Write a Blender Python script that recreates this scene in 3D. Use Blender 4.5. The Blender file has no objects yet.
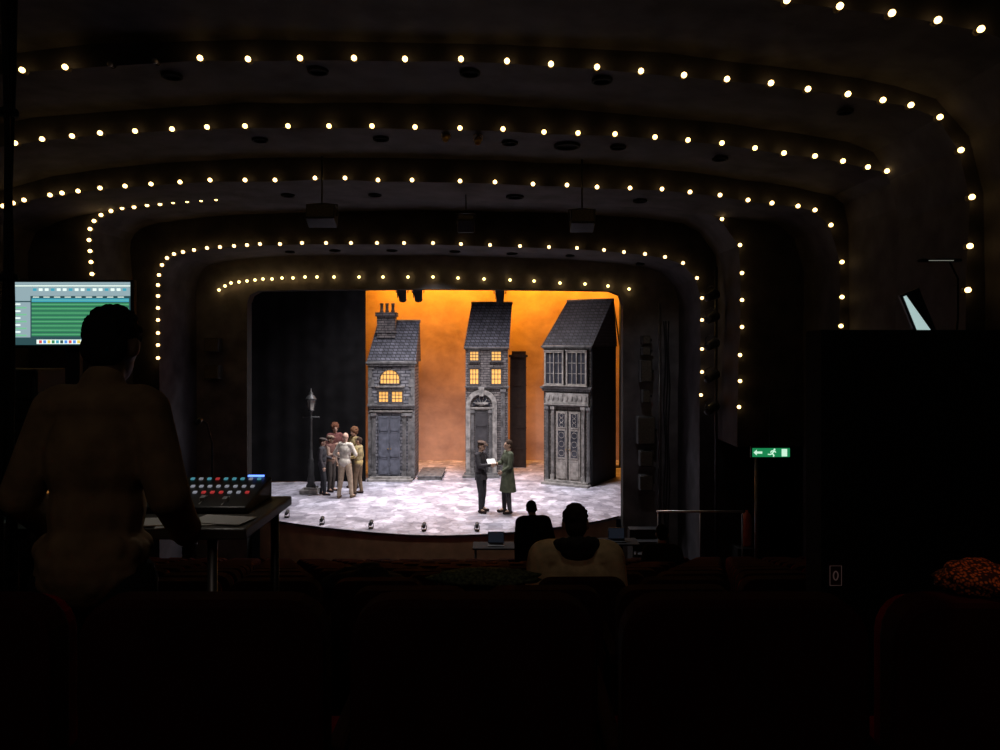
import bpy, math, random
import numpy as np
from mathutils import Vector, Matrix, noise as mnoise
random.seed(4)
S=bpy.context.scene
COL=S.collection
F=750.0; HZ=347.0; CZ=5.0
def at(u,v,d): return Vector(((u-500)*d/F, d, CZ-(v-HZ)*d/F))

# ------------------------------------------------------------ materials
MATS={}
def mat(name,col,rough=.6,metal=0,noise=.2,scale=8,emit=None,es=0,bump=0,spec=.5):
    if name in MATS: return MATS[name]
    m=bpy.data.materials.new(name); m.use_nodes=True
    nt=m.node_tree; b=nt.nodes['Principled BSDF']
    b.inputs['Roughness'].default_value=rough; b.inputs['Metallic'].default_value=metal
    b.inputs['Specular IOR Level'].default_value=spec
    tc=nt.nodes.new('ShaderNodeTexCoord'); n=nt.nodes.new('ShaderNodeTexNoise')
    n.inputs['Scale'].default_value=scale; n.inputs['Detail'].default_value=4
    nt.links.new(tc.outputs['Object'],n.inputs['Vector'])
    r=nt.nodes.new('ShaderNodeValToRGB')
    r.color_ramp.elements[0].position=.3; r.color_ramp.elements[1].position=.7
    r.color_ramp.elements[0].color=[c*(1-noise) for c in col]+[1]
    r.color_ramp.elements[1].color=[min(1,c*(1+noise)) for c in col]+[1]
    nt.links.new(n.outputs['Fac'],r.inputs['Fac']); nt.links.new(r.outputs['Color'],b.inputs['Base Color'])
    if bump:
        bp=nt.nodes.new('ShaderNodeBump'); bp.inputs['Strength'].default_value=bump; bp.inputs['Distance'].default_value=.02
        nt.links.new(n.outputs['Fac'],bp.inputs['Height']); nt.links.new(bp.outputs['Normal'],b.inputs['Normal'])
    if emit:
        b.inputs['Emission Color'].default_value=list(emit)+[1]; b.inputs['Emission Strength'].default_value=es
    MATS[name]=m; return m
def brick(name,c1,c2,mortar,sx=1,bw=.3,bh=.12,ms=.012,mixn=.5):
    m=bpy.data.materials.new(name); m.use_nodes=True; nt=m.node_tree; b=nt.nodes['Principled BSDF']
    b.inputs['Roughness'].default_value=.85
    tc=nt.nodes.new('ShaderNodeTexCoord'); sp=nt.nodes.new('ShaderNodeSeparateXYZ'); ad=nt.nodes.new('ShaderNodeMath'); cb=nt.nodes.new('ShaderNodeCombineXYZ')
    nt.links.new(tc.outputs['Object'],sp.inputs[0]); nt.links.new(sp.outputs[0],ad.inputs[0]); nt.links.new(sp.outputs[1],ad.inputs[1])
    nt.links.new(ad.outputs[0],cb.inputs[0]); nt.links.new(sp.outputs[2],cb.inputs[1])
    bt=nt.nodes.new('ShaderNodeTexBrick'); bt.inputs['Scale'].default_value=sx
    bt.inputs['Brick Width'].default_value=bw; bt.inputs['Row Height'].default_value=bh; bt.inputs['Mortar Size'].default_value=ms
    bt.inputs['Color1'].default_value=list(c1)+[1]; bt.inputs['Color2'].default_value=list(c2)+[1]; bt.inputs['Mortar'].default_value=list(mortar)+[1]
    nt.links.new(cb.outputs[0],bt.inputs['Vector'])
    n=nt.nodes.new('ShaderNodeTexNoise'); n.inputs['Scale'].default_value=5; n.inputs['Detail'].default_value=6; n.inputs['Roughness'].default_value=.7
    nt.links.new(tc.outputs['Object'],n.inputs['Vector'])
    r=nt.nodes.new('ShaderNodeValToRGB'); r.color_ramp.elements[0].position=.35; r.color_ramp.elements[1].position=.68
    r.color_ramp.elements[0].color=(.25,.25,.27,1); r.color_ramp.elements[1].color=(1.5,1.45,1.4,1)
    nt.links.new(n.outputs['Fac'],r.inputs['Fac'])
    mx=nt.nodes.new('ShaderNodeMix'); mx.data_type='RGBA'; mx.blend_type='MULTIPLY'; mx.inputs[0].default_value=mixn
    nt.links.new(bt.outputs['Color'],mx.inputs[6]); nt.links.new(r.outputs['Color'],mx.inputs[7])
    nt.links.new(mx.outputs[2],b.inputs['Base Color'])
    bp=nt.nodes.new('ShaderNodeBump'); bp.inputs['Strength'].default_value=.6; bp.inputs['Distance'].default_value=.02
    nt.links.new(bt.outputs['Fac'],bp.inputs['Height']); bp.invert=True; nt.links.new(bp.outputs['Normal'],b.inputs['Normal'])
    return m
def emat(name,col,s):
    return mat(name,[c*.5 for c in col],.5,0,.05,5,emit=col,es=s)

# ------------------------------------------------------------ mesh builder
class MB:
    def __init__(s): s.v=[];s.f=[];s.m=[];s.s=[]
    def add(s,vs,fs,mi=0,M=None,sm=False):
        o=len(s.v)
        s.v+=[tuple(M@Vector(p)) if M else tuple(p) for p in vs]
        s.f+=[tuple(i+o for i in f) for f in fs]; s.m+=[mi]*len(fs); s.s+=[sm]*len(fs); return s
    def box(s,x0,x1,y0,y1,z0,z1,mi=0,M=None):
        vs=[(x,y,z) for x in (x0,x1) for y in (y0,y1) for z in (z0,z1)]
        return s.add(vs,[(0,1,3,2),(4,6,7,5),(0,4,5,1),(2,3,7,6),(0,2,6,4),(1,5,7,3)],mi,M)
    def quad(s,x0,x1,z0,z1,y,mi=0,M=None):
        return s.add([(x0,y,z0),(x1,y,z0),(x1,y,z1),(x0,y,z1)],[(0,1,2,3)],mi,M)
    def lathe(s,prof,n=16,mi=0,M=None,cx=0,cy=0,sm=True):
        vs=[];fs=[]
        for r,z in prof:
            for i in range(n):
                a=2*math.pi*i/n; vs.append((cx+r*math.cos(a),cy+r*math.sin(a),z))
        for k in range(len(prof)-1):
            for i in range(n):
                j=(i+1)%n; fs.append((k*n+i,k*n+j,(k+1)*n+j,(k+1)*n+i))
        fs.append(tuple(range(n))[::-1]); fs.append(tuple((len(prof)-1)*n+i for i in range(n)))
        return s.add(vs,fs,mi,M,sm)
    def cyl(s,p0,p1,r0,r1=None,n=12,mi=0,M=None):
        p0=Vector(p0);p1=Vector(p1); r1=r0 if r1 is None else r1
        d=p1-p0; L=d.length
        if L<1e-6: return s
        Q=Matrix.Translation(p0)@d.to_track_quat('Z','Y').to_matrix().to_4x4()
        if M: Q=M@Q
        return s.lathe([(r0,0),(r1,L)],n,mi,Q)
    def ell(s,c,r,mi=0,M=None,n=12,R=None):
        k=max(6,n*3//4); prof=[(math.sin(math.pi*i/k),-math.cos(math.pi*i/k)) for i in range(k+1)]
        prof[0]=(.02,-1);prof[-1]=(.02,1)
        Q=Matrix.Translation(Vector(c))@(R.to_4x4() if R else Matrix.Identity(4))@Matrix.Diagonal((r[0],r[1],r[2],1))
        if M: Q=M@Q
        return s.lathe(prof,n,mi,Q)
    def tube(s,pts,r,n=8,mi=0):
        pts=[Vector(p) for p in pts]; vs=[];fs=[]
        for k,p in enumerate(pts):
            d=(pts[min(k+1,len(pts)-1)]-pts[max(k-1,0)]).normalized()
            a=d.orthogonal().normalized() if k==0 else (pa-d*pa.dot(d)).normalized(); pa=a
            b=d.cross(a)
            rr=r[k] if isinstance(r,(list,tuple)) else r
            for i in range(n):
                t=2*math.pi*i/n; vs.append(p+a*rr*math.cos(t)+b*rr*math.sin(t))
        for k in range(len(pts)-1):
            for i in range(n):
                j=(i+1)%n; fs.append((k*n+i,k*n+j,(k+1)*n+j,(k+1)*n+i))
        fs.append(tuple(range(n))[::-1]); fs.append(tuple((len(pts)-1)*n+i for i in range(n)))
        return s.add(vs,fs,mi,None,True)
    def prism(s,poly,y0,y1,mi=0,M=None):
        n=len(poly); vs=[(x,y0,z) for x,z in poly]+[(x,y1,z) for x,z in poly]
        fs=[tuple(range(n)),tuple(range(2*n-1,n-1,-1))]+[(i,i+n,(i+1)%n+n,(i+1)%n) for i in range(n)]
        return s.add(vs,fs,mi,M)
    def mesh(s,name='mesh'):
        me=bpy.data.meshes.new(name); me.from_pydata(s.v,[],s.f); me.update()
        me.polygons.foreach_set('material_index',s.m); me.polygons.foreach_set('use_smooth',s.s)
        return me
    def obj(s,name,mats,parent=None,bevel=0,fix=True):
        me=s.mesh(name)
        if fix:
            import bmesh
            bm=bmesh.new(); bm.from_mesh(me); bmesh.ops.recalc_face_normals(bm,faces=bm.faces); bm.to_mesh(me); bm.free()
        for m in (mats if isinstance(mats,(list,tuple)) else [mats]): me.materials.append(m)
        o=bpy.data.objects.new(name,me); COL.objects.link(o)
        if parent: o.parent=parent
        if bevel:
            b=o.modifiers.new('bevel','BEVEL'); b.width=bevel; b.segments=2; b.limit_method='ANGLE'
        return o
def tag(o,label,cat,group=None,kind=None):
    o['label']=label; o['category']=cat
    if group: o['group']=group
    if kind: o['kind']=kind
    return o
def root(name,loc,label,cat,group=None,yaw=0):
    o=bpy.data.objects.new(name,None); COL.objects.link(o); o.empty_display_size=.1
    o.location=loc; o.rotation_euler=(0,0,yaw); return tag(o,label,cat,group)
def struct(o): o['kind']='structure'; return o
def copy_tree(src,name=None):
    n=src.copy(); COL.objects.link(n)
    for c in src.children:
        k=c.copy(); COL.objects.link(k); k.parent=n
    return n

# materials
M_arch=mat('dark_plaster',(.038,.034,.040),.75,0,.5,2.2,bump=.5,spec=.25)
M_wall=mat('charcoal_wall',(.03,.028,.031),.85,0,.3,2,bump=.2,spec=.2)
M_front=mat('grey_front_wall',(.16,.152,.162),.8,0,.35,2.5,bump=.2,spec=.25)
M_blackbox=mat('black_paint',(.008,.008,.008),.9,0,.3,3,spec=.2)
M_black=mat('matte_black_metal',(.012,.012,.013),.5,0,.3,10)
M_blackp=mat('black_plastic',(.013,.013,.015),.45,0,.2,10)
M_drape=mat('black_velvet',(.0065,.006,.0065),.95,0,.4,3,spec=.1)
M_steel=mat('grey_steel',(.2,.2,.21),.4,.7,.2,10)
M_carpet=mat('dark_carpet',(.016,.004,.005),.95,0,.4,20,spec=.1)
M_red=mat('dark_red_plush',(.27,.006,.012),.95,0,.35,14,bump=.2,spec=.05)
M_seatshell=mat('seat_shell',(.04,.004,.005),.8,0,.2,8,spec=.1)
M_brass=mat('aged_brass',(.35,.22,.08),.4,.8,.2,10)
M_paper=mat('white_paper',(.75,.73,.7),.8,0,.06,8)
M_bulb=emat('warm_bulb_glow',(1,.63,.22),5.5)
M_bulboff=mat('unlit_bulb',(.3,.28,.25),.3)
M_socket=mat('bulb_socket',(.08,.06,.04),.5)

# ------------------------------------------------------------ auditorium arches
AX=-1.55
ARCH={}
def build_arch(idx,pts,D,Dn,out=1.25,zr=0,zl=0,inset=.03,name=None,m=M_arch):
    w=[at(u,v,D) for u,v in pts]
    P=[(w[0].x,zl)]+[(p.x,p.z) for p in w]+[(w[-1].x,zr)]
    Q=[]
    for a,b in zip(P[:-1],P[1:]):
        for t in range(3): Q.append((a[0]+(b[0]-a[0])*t/3,a[1]+(b[1]-a[1])*t/3))
    Q.append(P[-1])
    cz=3.0
    def sc(p,k): return (AX+(p[0]-AX)*k, cz+(p[1]-cz)*k if p[1]>cz else p[1])
    inn=[]
    for p in Q:
        L=math.hypot(p[0]-AX,max(0,p[1]-cz)); inn.append(sc(p,1-inset/max(L,.1)))
    outp=[sc(p,out) for p in Q]
    n=len(Q); mb=MB(); vs=[];fs=[];fr=[]
    for p in outp: vs.append((p[0],D,p[1]))
    for p in inn: vs.append((p[0],D,p[1]))
    for p in inn: vs.append((p[0],Dn+.03,p[1]))
    for i in range(n-1):
        fs.append((i,i+1,n+i+1,n+i)); fr.append((n+i,n+i+1,2*n+i+1,2*n+i))
    if zr>.5: fs.append((n-1,2*n-1,3*n-1))
    mb.add(vs,fs,0); mb.f+=fr; mb.m+=[1]*len(fr); mb.s+=[False]*len(fr)
    o=mb.obj(name or f'trim_{idx}',[m,M_blackbox if name else m],fix=False)
    struct(o); ARCH[idx]=(Q,D,Dn); return o
def arch_z(idx,X):
    Q=ARCH[idx][0]; best=None
    for a,b in zip(Q[:-1],Q[1:]):
        if (a[0]-X)*(b[0]-X)<=0 and abs(a[0]-b[0])>1e-4:
            z=a[1]+(b[1]-a[1])*(X-a[0])/(b[0]-a[0])
            if best is None or z>best: best=z
    return best if best else 7
D7,D6,D5,D4,D3,D2_,D1_=7.6,9.2,10.8,12.5,14.0,15.5,17.4
rowA=[(219,290),(225,286),(231,283),(239,282),(247,281),(255,280),(263,279),(272,279),(282,278),(293,278),(305,277),(317,277),(334,277),(359,277),(383,277),(408,277),(433,277),(458,278),(484,279),(510,280),(534,281),(560,283),(585,284),(608,286),(629,289)]
rowB=[(158,358),(158,345),(158,333),(158,320),(158,308),(158,296),(158,285),(159,275),(162,265),(167,258),(174,254),(183,252),(194,250),(207,248),(220,247),(234,246),(247,245),(260,244),(280,244),(302,243),(326,243),(351,243),(377,243),(404,243),(433,243),(461,244),(490,245),(520,246),(549,247),(577,248),(604,250),(624,252),(645,254),(665,257),(683,263),(697,278),(702,298),(702,320),(702,349),(702,372),(701,395)]
rowCl=[(92,274),(91,262),(90,251),(89,240),(90,229),(94,221),(101,215),(111,211),(122,208),(134,207),(147,205),(160,204),(173,202),(187,201),(201,200),(216,199)]
rowCr=[(722,219),(740,245),(742,273),(742,300),(742,327),(740,355),(740,381),(739,407)]
rowD=[(3,206),(13,203),(24,200),(50,195),(62,193),(78,191),(100,188),(125,186),(151,184),(180,182),(210,180),(245,180),(275,180),(315,178),(345,178),(378,180),(412,180),(460,181),(495,182),(533,184),(567,185),(597,187),(630,188),(662,189),(690,192),(720,195),(748,200),(772,203),(798,206),(815,210),(831,225),(842,262),(842,297),(841,326)]
rowE=[(15,143),(42,139),(72,136),(100,133),(135,131),(172,129),(207,127),(245,126),(288,126),(329,126),(372,126),(415,127),(460,128),(503,129),(544,132),(578,133),(615,134),(655,137),(688,140),(722,143),(755,148),(784,153),(815,156),(843,161),(868,167),(887,171)]
rowF=[(22,70),(65,67),(200,58),(248,59),(300,58),(354,58),(405,59),(461,59),(507,61),(551,64),(597,67),(641,71),(684,75),(727,79),(771,83),(808,89),(848,94),(883,100),(911,105),(940,117),(961,150),(972,197),(970,246),(968,290)]
rowG=[(787,0),(840,6),(892,13),(938,20),(981,29)]
build_arch(1,[(247,330),(247,303),(250,295),(258,291),(300,290),(430,289),(560,290),(610,291),(620,295),(623,305),(623,330)],D1_,17.7,out=1.75,inset=0,name='wall_front',m=M_front)
build_arch(2,rowB,D2_,D1_)
build_arch(3,rowCl+[(300,196),(420,194),(560,197),(660,203),(703,209)]+rowCr,D3,D2_,zr=3.13)
build_arch(4,[(-30,400),(-30,240),(-22,218)]+rowD+[(842,420)],D4,D3)
build_arch(5,[(-112,300),(-110,200),(-80,165),(-20,148)]+rowE+[(899,180),(905,205),(906,300)],D5,D4)
build_arch(6,[(-220,300),(-218,200),(-200,130),(-150,95),(-50,76)]+rowF,D6,D5)
build_arch(7,[(-310,300),(-300,120),(-260,50),(-180,0),(0,-22),(200,-28),(500,-22),(700,-12)]+rowG+[(1030,45),(1070,90),(1088,160),(1090,300)],D7,D6)

def bulb_mesh(glass):
    mb=MB(); R=.034
    prof=[(.012,-.045),(.02,-.035),(.03,-.02),(R,0),(.031,.018),(.02,.031),(.006,.036)]
    T=Matrix.Rotation(math.radians(90),4,'X')
    mb.lathe(prof,12,0,T); mb.lathe([(.018,-.085),(.02,-.08),(.02,-.05),(.015,-.04)],12,1,T)
    mb.lathe([(.035,-.09),(.035,-.08)],12,1,T)
    o=mb.obj('ceiling_bulb',[glass,M_socket]); me=o.data; bpy.data.objects.remove(o); return me
BM_on=bulb_mesh(M_bulb); BM_off=bulb_mesh(M_bulboff)
def bulbs(lst,D,grp,off=()):
    for u,v in lst:
        o=bpy.data.objects.new('ceiling_bulb',BM_off if (u,v) in off else BM_on); COL.objects.link(o)
        o.location=at(u,v,D-.09)
        tag(o,'unlit bare bulb in a gap of the arch lights' if (u,v) in off else 'small bare warm-white bulb glowing on dark ceiling arch','light bulb',grp)
bulbs(rowA,D1_,'bulbs around the stage opening')
bulbs(rowB,D2_,'bulbs on the second arch')
bulbs(rowCl+rowCr,D3,'bulbs on the third arch')
bulbs(rowD,D4,'bulbs on the fourth arch')
bulbs(rowE,D5,'bulbs on the fifth arch')
bulbs(rowF+[(110,64),(155,61)],D6,'bulbs on the sixth arch',off=((110,64),(155,61)))
bulbs(rowG,D7,'bulbs on the nearest arch')

# room shell
struct(MB().box(6.2,6.5,-3,17.6,0,9).obj('wall_right',M_wall))
struct(MB().box(-9.6,-9.3,-3,17.6,0,9).obj('wall_left',M_wall))
struct(MB().box(-9.6,6.5,-3.3,-3,0,9).obj('wall_rear',M_wall))
struct(MB().box(-9.6,6.5,-3.3,7.7,8.95,9.1).obj('ceiling',M_wall))
struct(MB().box(-9.2,7,28,28.2,0,9.5).obj('wall_back',M_blackbox))
struct(MB().box(-9.4,-9.2,17.75,28.2,0,9.5).obj('wall_stage_left',M_blackbox))
struct(MB().box(7,7.2,17.75,28.2,0,9.5).obj('wall_stage_right',M_blackbox))
struct(MB().box(-9.4,7.2,17.75,28.2,9.6,9.8).obj('ceiling.001',M_blackbox))
def zf(D): return 4.9-.27*D-.92
ROWS=[3.4+.95*i for i in range(11)]
mb=MB(); mb.box(-9.3,6.2,-3,2.92,3.25,3.45)
for r in ROWS+[13.85]: mb.box(-9.3,6.2,r-.48,r+.47,zf(r)-.6,zf(r))
mb.box(-9.3,6.2,14.32,17.75,-.2,0)
struct(mb.obj('floor',M_carpet))

# ------------------------------------------------------------ stage platform
def floor_mat():
    m=bpy.data.materials.new('painted_cobbles'); m.use_nodes=True; nt=m.node_tree; b=nt.nodes['Principled BSDF']; b.inputs['Roughness'].default_value=.5
    tc=nt.nodes.new('ShaderNodeTexCoord')
    nz=nt.nodes.new('ShaderNodeTexNoise'); nz.inputs['Scale'].default_value=2.5; nz.inputs['Detail'].default_value=6
    nt.links.new(tc.outputs['Object'],nz.inputs['Vector'])
    mxv=nt.nodes.new('ShaderNodeMix'); mxv.data_type='RGBA'; mxv.blend_type='LINEAR_LIGHT'; mxv.inputs[0].default_value=.22
    nt.links.new(tc.outputs['Object'],mxv.inputs[6]); nt.links.new(nz.outputs['Color'],mxv.inputs[7])
    def vor(sc,feat=None):
        v=nt.nodes.new('ShaderNodeTexVoronoi'); v.inputs['Scale'].default_value=sc
        if feat: v.feature=feat
        else: 
            v.feature='SMOOTH_F1'; v.inputs['Smoothness'].default_value=.3
        nt.links.new(mxv.outputs[2],v.inputs['Vector']); return v
    v=vor(3.6); bw=nt.nodes.new('ShaderNodeRGBToBW'); nt.links.new(v.outputs['Color'],bw.inputs[0])
    r=nt.nodes.new('ShaderNodeValToRGB'); e=r.color_ramp.elements
    e[0].position=.15; e[0].color=(.27,.26,.3,1); e[1].position=.85; e[1].color=(.62,.6,.66,1)
    k=e.new(.5); k.color=(.43,.415,.46,1)
    nt.links.new(bw.outputs[0],r.inputs['Fac'])
    v2=vor(3.6,'DISTANCE_TO_EDGE')
    r2=nt.nodes.new('ShaderNodeValToRGB'); r2.color_ramp.elements[0].position=.0; r2.color_ramp.elements[0].color=(.68,.67,.7,1); r2.color_ramp.elements[1].position=.08; r2.color_ramp.elements[1].color=(1,1,1,1)
    nt.links.new(v2.outputs['Distance'],r2.inputs['Fac'])
    n2=nt.nodes.new('ShaderNodeTexNoise'); n2.inputs['Scale'].default_value=1.8; n2.inputs['Detail'].default_value=10; n2.inputs['Roughness'].default_value=.78
    nt.links.new(tc.outputs['Object'],n2.inputs['Vector'])
    r3=nt.nodes.new('ShaderNodeValToRGB'); r3.color_ramp.elements[0].position=.34; r3.color_ramp.elements[0].color=(.36,.35,.38,1); r3.color_ramp.elements[1].position=.64; r3.color_ramp.elements[1].color=(1.35,1.32,1.36,1)
    nt.links.new(n2.outputs['Fac'],r3.inputs['Fac'])
    m1=nt.nodes.new('ShaderNodeMix'); m1.data_type='RGBA'; m1.blend_type='MULTIPLY'; m1.inputs[0].default_value=1
    nt.links.new(r.outputs['Color'],m1.inputs[6]); nt.links.new(r2.outputs['Color'],m1.inputs[7])
    m2=nt.nodes.new('ShaderNodeMix'); m2.data_type='RGBA'; m2.blend_type='MULTIPLY'; m2.inputs[0].default_value=.9
    nt.links.new(m1.outputs[2],m2.inputs[6]); nt.links.new(r3.outputs['Color'],m2.inputs[7])
    nt.links.new(m2.outputs[2],b.inputs['Base Color']); return m
M_cob=floor_mat()
M_apron=mat('tan_apron_board',(.62,.43,.3),.7,0,.2,3)
front=[(-5.72,17.75),(-5.4,17.45),(-4.9,17.15),(-4.5,16.93),(-3.9,16.65),(-3.28,16.4),(-2.6,16.17),(-1.9,16.0),(-1.2,15.95),(-.43,16.04),(.3,16.25),(.9,16.5),(1.6,16.85),(2.3,17.3),(2.78,17.75)]
plan=[(-9.1,27.95),(-9.1,17.75)]+front+[(6.9,17.75),(6.9,27.95)]
st=root('stage_platform',(0,0,0),'raised stage with painted cobblestone deck and curved tan apron','stage')
mb=MB(); n=len(plan)
mb.add([(x,y,1.0) for x,y in plan]+[(x,y,.93) for x,y in plan],[tuple(range(n)),tuple(range(2*n-1,n-1,-1))]+[(i,i+n,(i+1)%n+n,(i+1)%n) for i in range(n)],0)
mb.obj('deck',M_cob,st)
mb=MB(); fr=[(x*.995+AX*.005,y+.05) for x,y in front]; n=len(fr)
mb.add([(x,y,.93) for x,y in fr]+[(x,y,0) for x,y in fr],[(i,i+1,n+i+1,n+i) for i in range(n-1)],0)
mb.obj('apron',M_apron,st)
mb=MB(); mb.tube([(x,y-.01,.985) for x,y in front],.018,6); mb.obj('nosing',M_black,st)

def backdrop_mat():
    m=bpy.data.materials.new('painted_cloud_backdrop'); m.use_nodes=True; nt=m.node_tree; b=nt.nodes['Principled BSDF']; b.inputs['Roughness'].default_value=.9
    tc=nt.nodes.new('ShaderNodeTexCoord'); mp=nt.nodes.new('ShaderNodeMapping'); mp.inputs['Scale'].default_value=(.6,1,.8)
    n=nt.nodes.new('ShaderNodeTexNoise'); n.inputs['Scale'].default_value=1.0; n.inputs['Detail'].default_value=6; n.inputs['Roughness'].default_value=.62; n.inputs['Distortion'].default_value=.15
    nt.links.new(tc.outputs['Object'],mp.inputs[0]); nt.links.new(mp.outputs[0],n.inputs['Vector'])
    r=nt.nodes.new('ShaderNodeValToRGB'); e=r.color_ramp.elements
    e[0].position=.3; e[0].color=(.3,.19,.17,1); e[1].position=.7; e[1].color=(.7,.48,.38,1)
    nt.links.new(n.outputs['Fac'],r.inputs['Fac']); nt.links.new(r.outputs['Color'],b.inputs['Base Color']); return m
mb=MB(); N=60; vs=[];fs=[]
for j in range(2):
    for i in range(N+1):
        x=-4.9+10.2*i/N; vs.append((x,26.5+.03*math.sin(x*3),1.0 if j==0 else 8.6))
fs=[(i,i+1,N+1+i+1,N+1+i) for i in range(N)]
mb.add(vs,fs,0,None,True); o=mb.obj('backdrop',backdrop_mat(),fix=False); tag(o,'painted cloudy sky cloth lit glowing orange behind the houses','backdrop')

def drape(x0,y0,x1,y1,z0,z1,label,w=.12,name='stage_curtain'):
    vs=[];N=int(math.hypot(x1-x0,y1-y0)/.05); dx,dy=(x1-x0)/N,(y1-y0)/N; L=math.hypot(dx,dy); nx,ny=-dy/L,dx/L
    rows=6
    for j in range(rows):
        z=z0+(z1-z0)*j/(rows-1); amp=w*(1-.5*j/(rows-1))
        for i in range(N+1):
            o=amp*(math.sin(i*.55)+.4*math.sin(i*.23+1)); vs.append((x0+dx*i+nx*o,y0+dy*i+ny*o,z))
    fs=[(j*(N+1)+i,j*(N+1)+i+1,(j+1)*(N+1)+i+1,(j+1)*(N+1)+i) for j in range(rows-1) for i in range(N)]
    o=MB().add(vs,fs,0,None,True).obj(name,M_drape,fix=False); return tag(o,label,'curtain')
drape(-9.0,22.1,-3.99,22.3,1.01,8.8,'tall black velvet masking curtain hanging beside the houses',.02)
drape(3.95,20.6,6.6,20.2,1.01,8.8,'black wing curtain hanging at the stage edge')
drape(-9,23.0,-4.9,26.2,1.01,8.8,'black side curtain hanging beside the sky cloth')
drape(5.5,26.2,6.8,22,1.01,8.8,'black side curtain beside the orange cloth')

# ------------------------------------------------------------ houses
B1=brick('blue_grey_stone',(.15,.15,.175),(.235,.23,.25),(.04,.04,.05),1,.28,.1,.014,.75)
B2=brick('brown_grey_brick',(.14,.125,.125),(.22,.195,.19),(.04,.035,.04),1,.2,.075,.01,.75)
M_slate=brick('slate_tiles',(.07,.07,.09),(.115,.115,.145),(.018,.018,.022),1,.14,.09,.012,.7)
M_stone=mat('pale_carved_stone',(.24,.22,.205),.8,0,.55,7,bump=.4)
M_stoned=mat('dark_carved_stone',(.12,.113,.113),.8,0,.55,7,bump=.4)
M_door=mat('grey_blue_door_paint',(.09,.095,.12),.6,0,.4,6)
M_doord=mat('dark_door_paint',(.045,.042,.045),.5,0,.3,6)
M_glow=emat('amber_window_glow',(1,.5,.12),.9)
M_dglass=mat('dark_glass',(.04,.04,.05),.15,0,.2,5)
M_fglass=mat('frosted_pale_glass',(.3,.28,.25),.3,0,.5,9)
M_frame=mat('window_frame_paint',(.07,.06,.06),.6)
M_framep=mat('pale_frame_paint',(.28,.25,.225),.6,0,.4,10)

def window(par,x0,x1,z0,z1,pane,frame,nx=2,nz=3,y=0,arch=False,fw=.03,proj=.05):
    mb=MB()
    if arch:
        cx=(x0+x1)/2; rx=(x1-x0)/2; zc=z0+(z1-z0)*.35; rz=z1-zc
        arc=[(cx+rx*math.cos(t),zc+rz*math.sin(t)) for t in [math.pi*i/10 for i in range(11)]]
        mb.prism([(x0,z0)]+[(x1,z0)]+arc,y-.015,y+.01,0)
        fr=[(x0,z0),(x1,z0)]+arc+[(x0,z0)]
        for a,b in zip(fr[:-1],fr[1:]): mb.cyl((a[0],y-.03,a[1]),(b[0],y-.03,b[1]),fw*.8,n=6,mi=1)
    else:
        mb.box(x0,x1,y-.015,y+.01,z0,z1,0)
        for a,b,c,d in ((x0-fw,x0+fw*.3,z0-fw,z1+fw),(x1-fw*.3,x1+fw,z0-fw,z1+fw),(x0,x1,z0-fw,z0+fw*.3),(x0,x1,z1-fw*.3,z1+fw)):
            mb.box(a,b,y-proj,y+.01,c,d,1)
        mb.box(x0-fw*2,x1+fw*2,y-proj-.04,y,z0-fw*1.8,z0-fw,1)
        mb.box(x0-fw*1.5,x1+fw*1.5,y-proj-.02,y,z1+fw,z1+fw*1.8,1)
    for i in range(1,nx):
        x=x0+(x1-x0)*i/nx; mb.box(x-.009,x+.009,y-.03,y,z0,z1-(.02 if arch else 0),1)
    for i in range(1,nz):
        z=z0+(z1-z0)*i/nz; mb.box(x0,x1,y-.03,y,z-.009,z+.009,1)
    return mb.obj('window',[pane,frame],par)
def cornice(par,x0,x1,z,h=.1,p=.1,m=None,name='cornice',y=0,dent=True):
    mb=MB(); mb.box(x0,x1,y-p,y+.02,z+h*.6,z+h); mb.box(x0+.02,x1-.02,y-p*.7,y+.02,z+h*.3,z+h*.6); mb.box(x0+.04,x1-.04,y-p*.4,y+.02,z,z+h*.3)
    if dent:
        k=int((x1-x0)/.07)
        for i in range(k): mb.box(x0+.05+i*.07,x0+.085+i*.07,y-p*.75,y,z+h*.05,z+h*.3)
    return mb.obj(name,m or M_stoned,par)
def pilaster(par,x,z0,z1,w=.1,m=None,y=0,p=.09):
    mb=MB(); mb.box(x-w*.65,x+w*.65,y-p*1.2,y+.02,z0,z0+.14); mb.box(x-w/2,x+w/2,y-p*.8,y+.02,z0+.14,z1-.12)
    for i in (-1,0,1): mb.box(x+i*w*.28-.008,x+i*w*.28+.008,y-p,y,z0+.2,z1-.18)
    mb.box(x-w*.6,x+w*.6,y-p,y+.02,z1-.12,z1-.08); mb.box(x-w*.75,x+w*.75,y-p*1.3,y+.02,z1-.08,z1)
    return mb.obj('pilaster',m or M_stoned,par)
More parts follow.
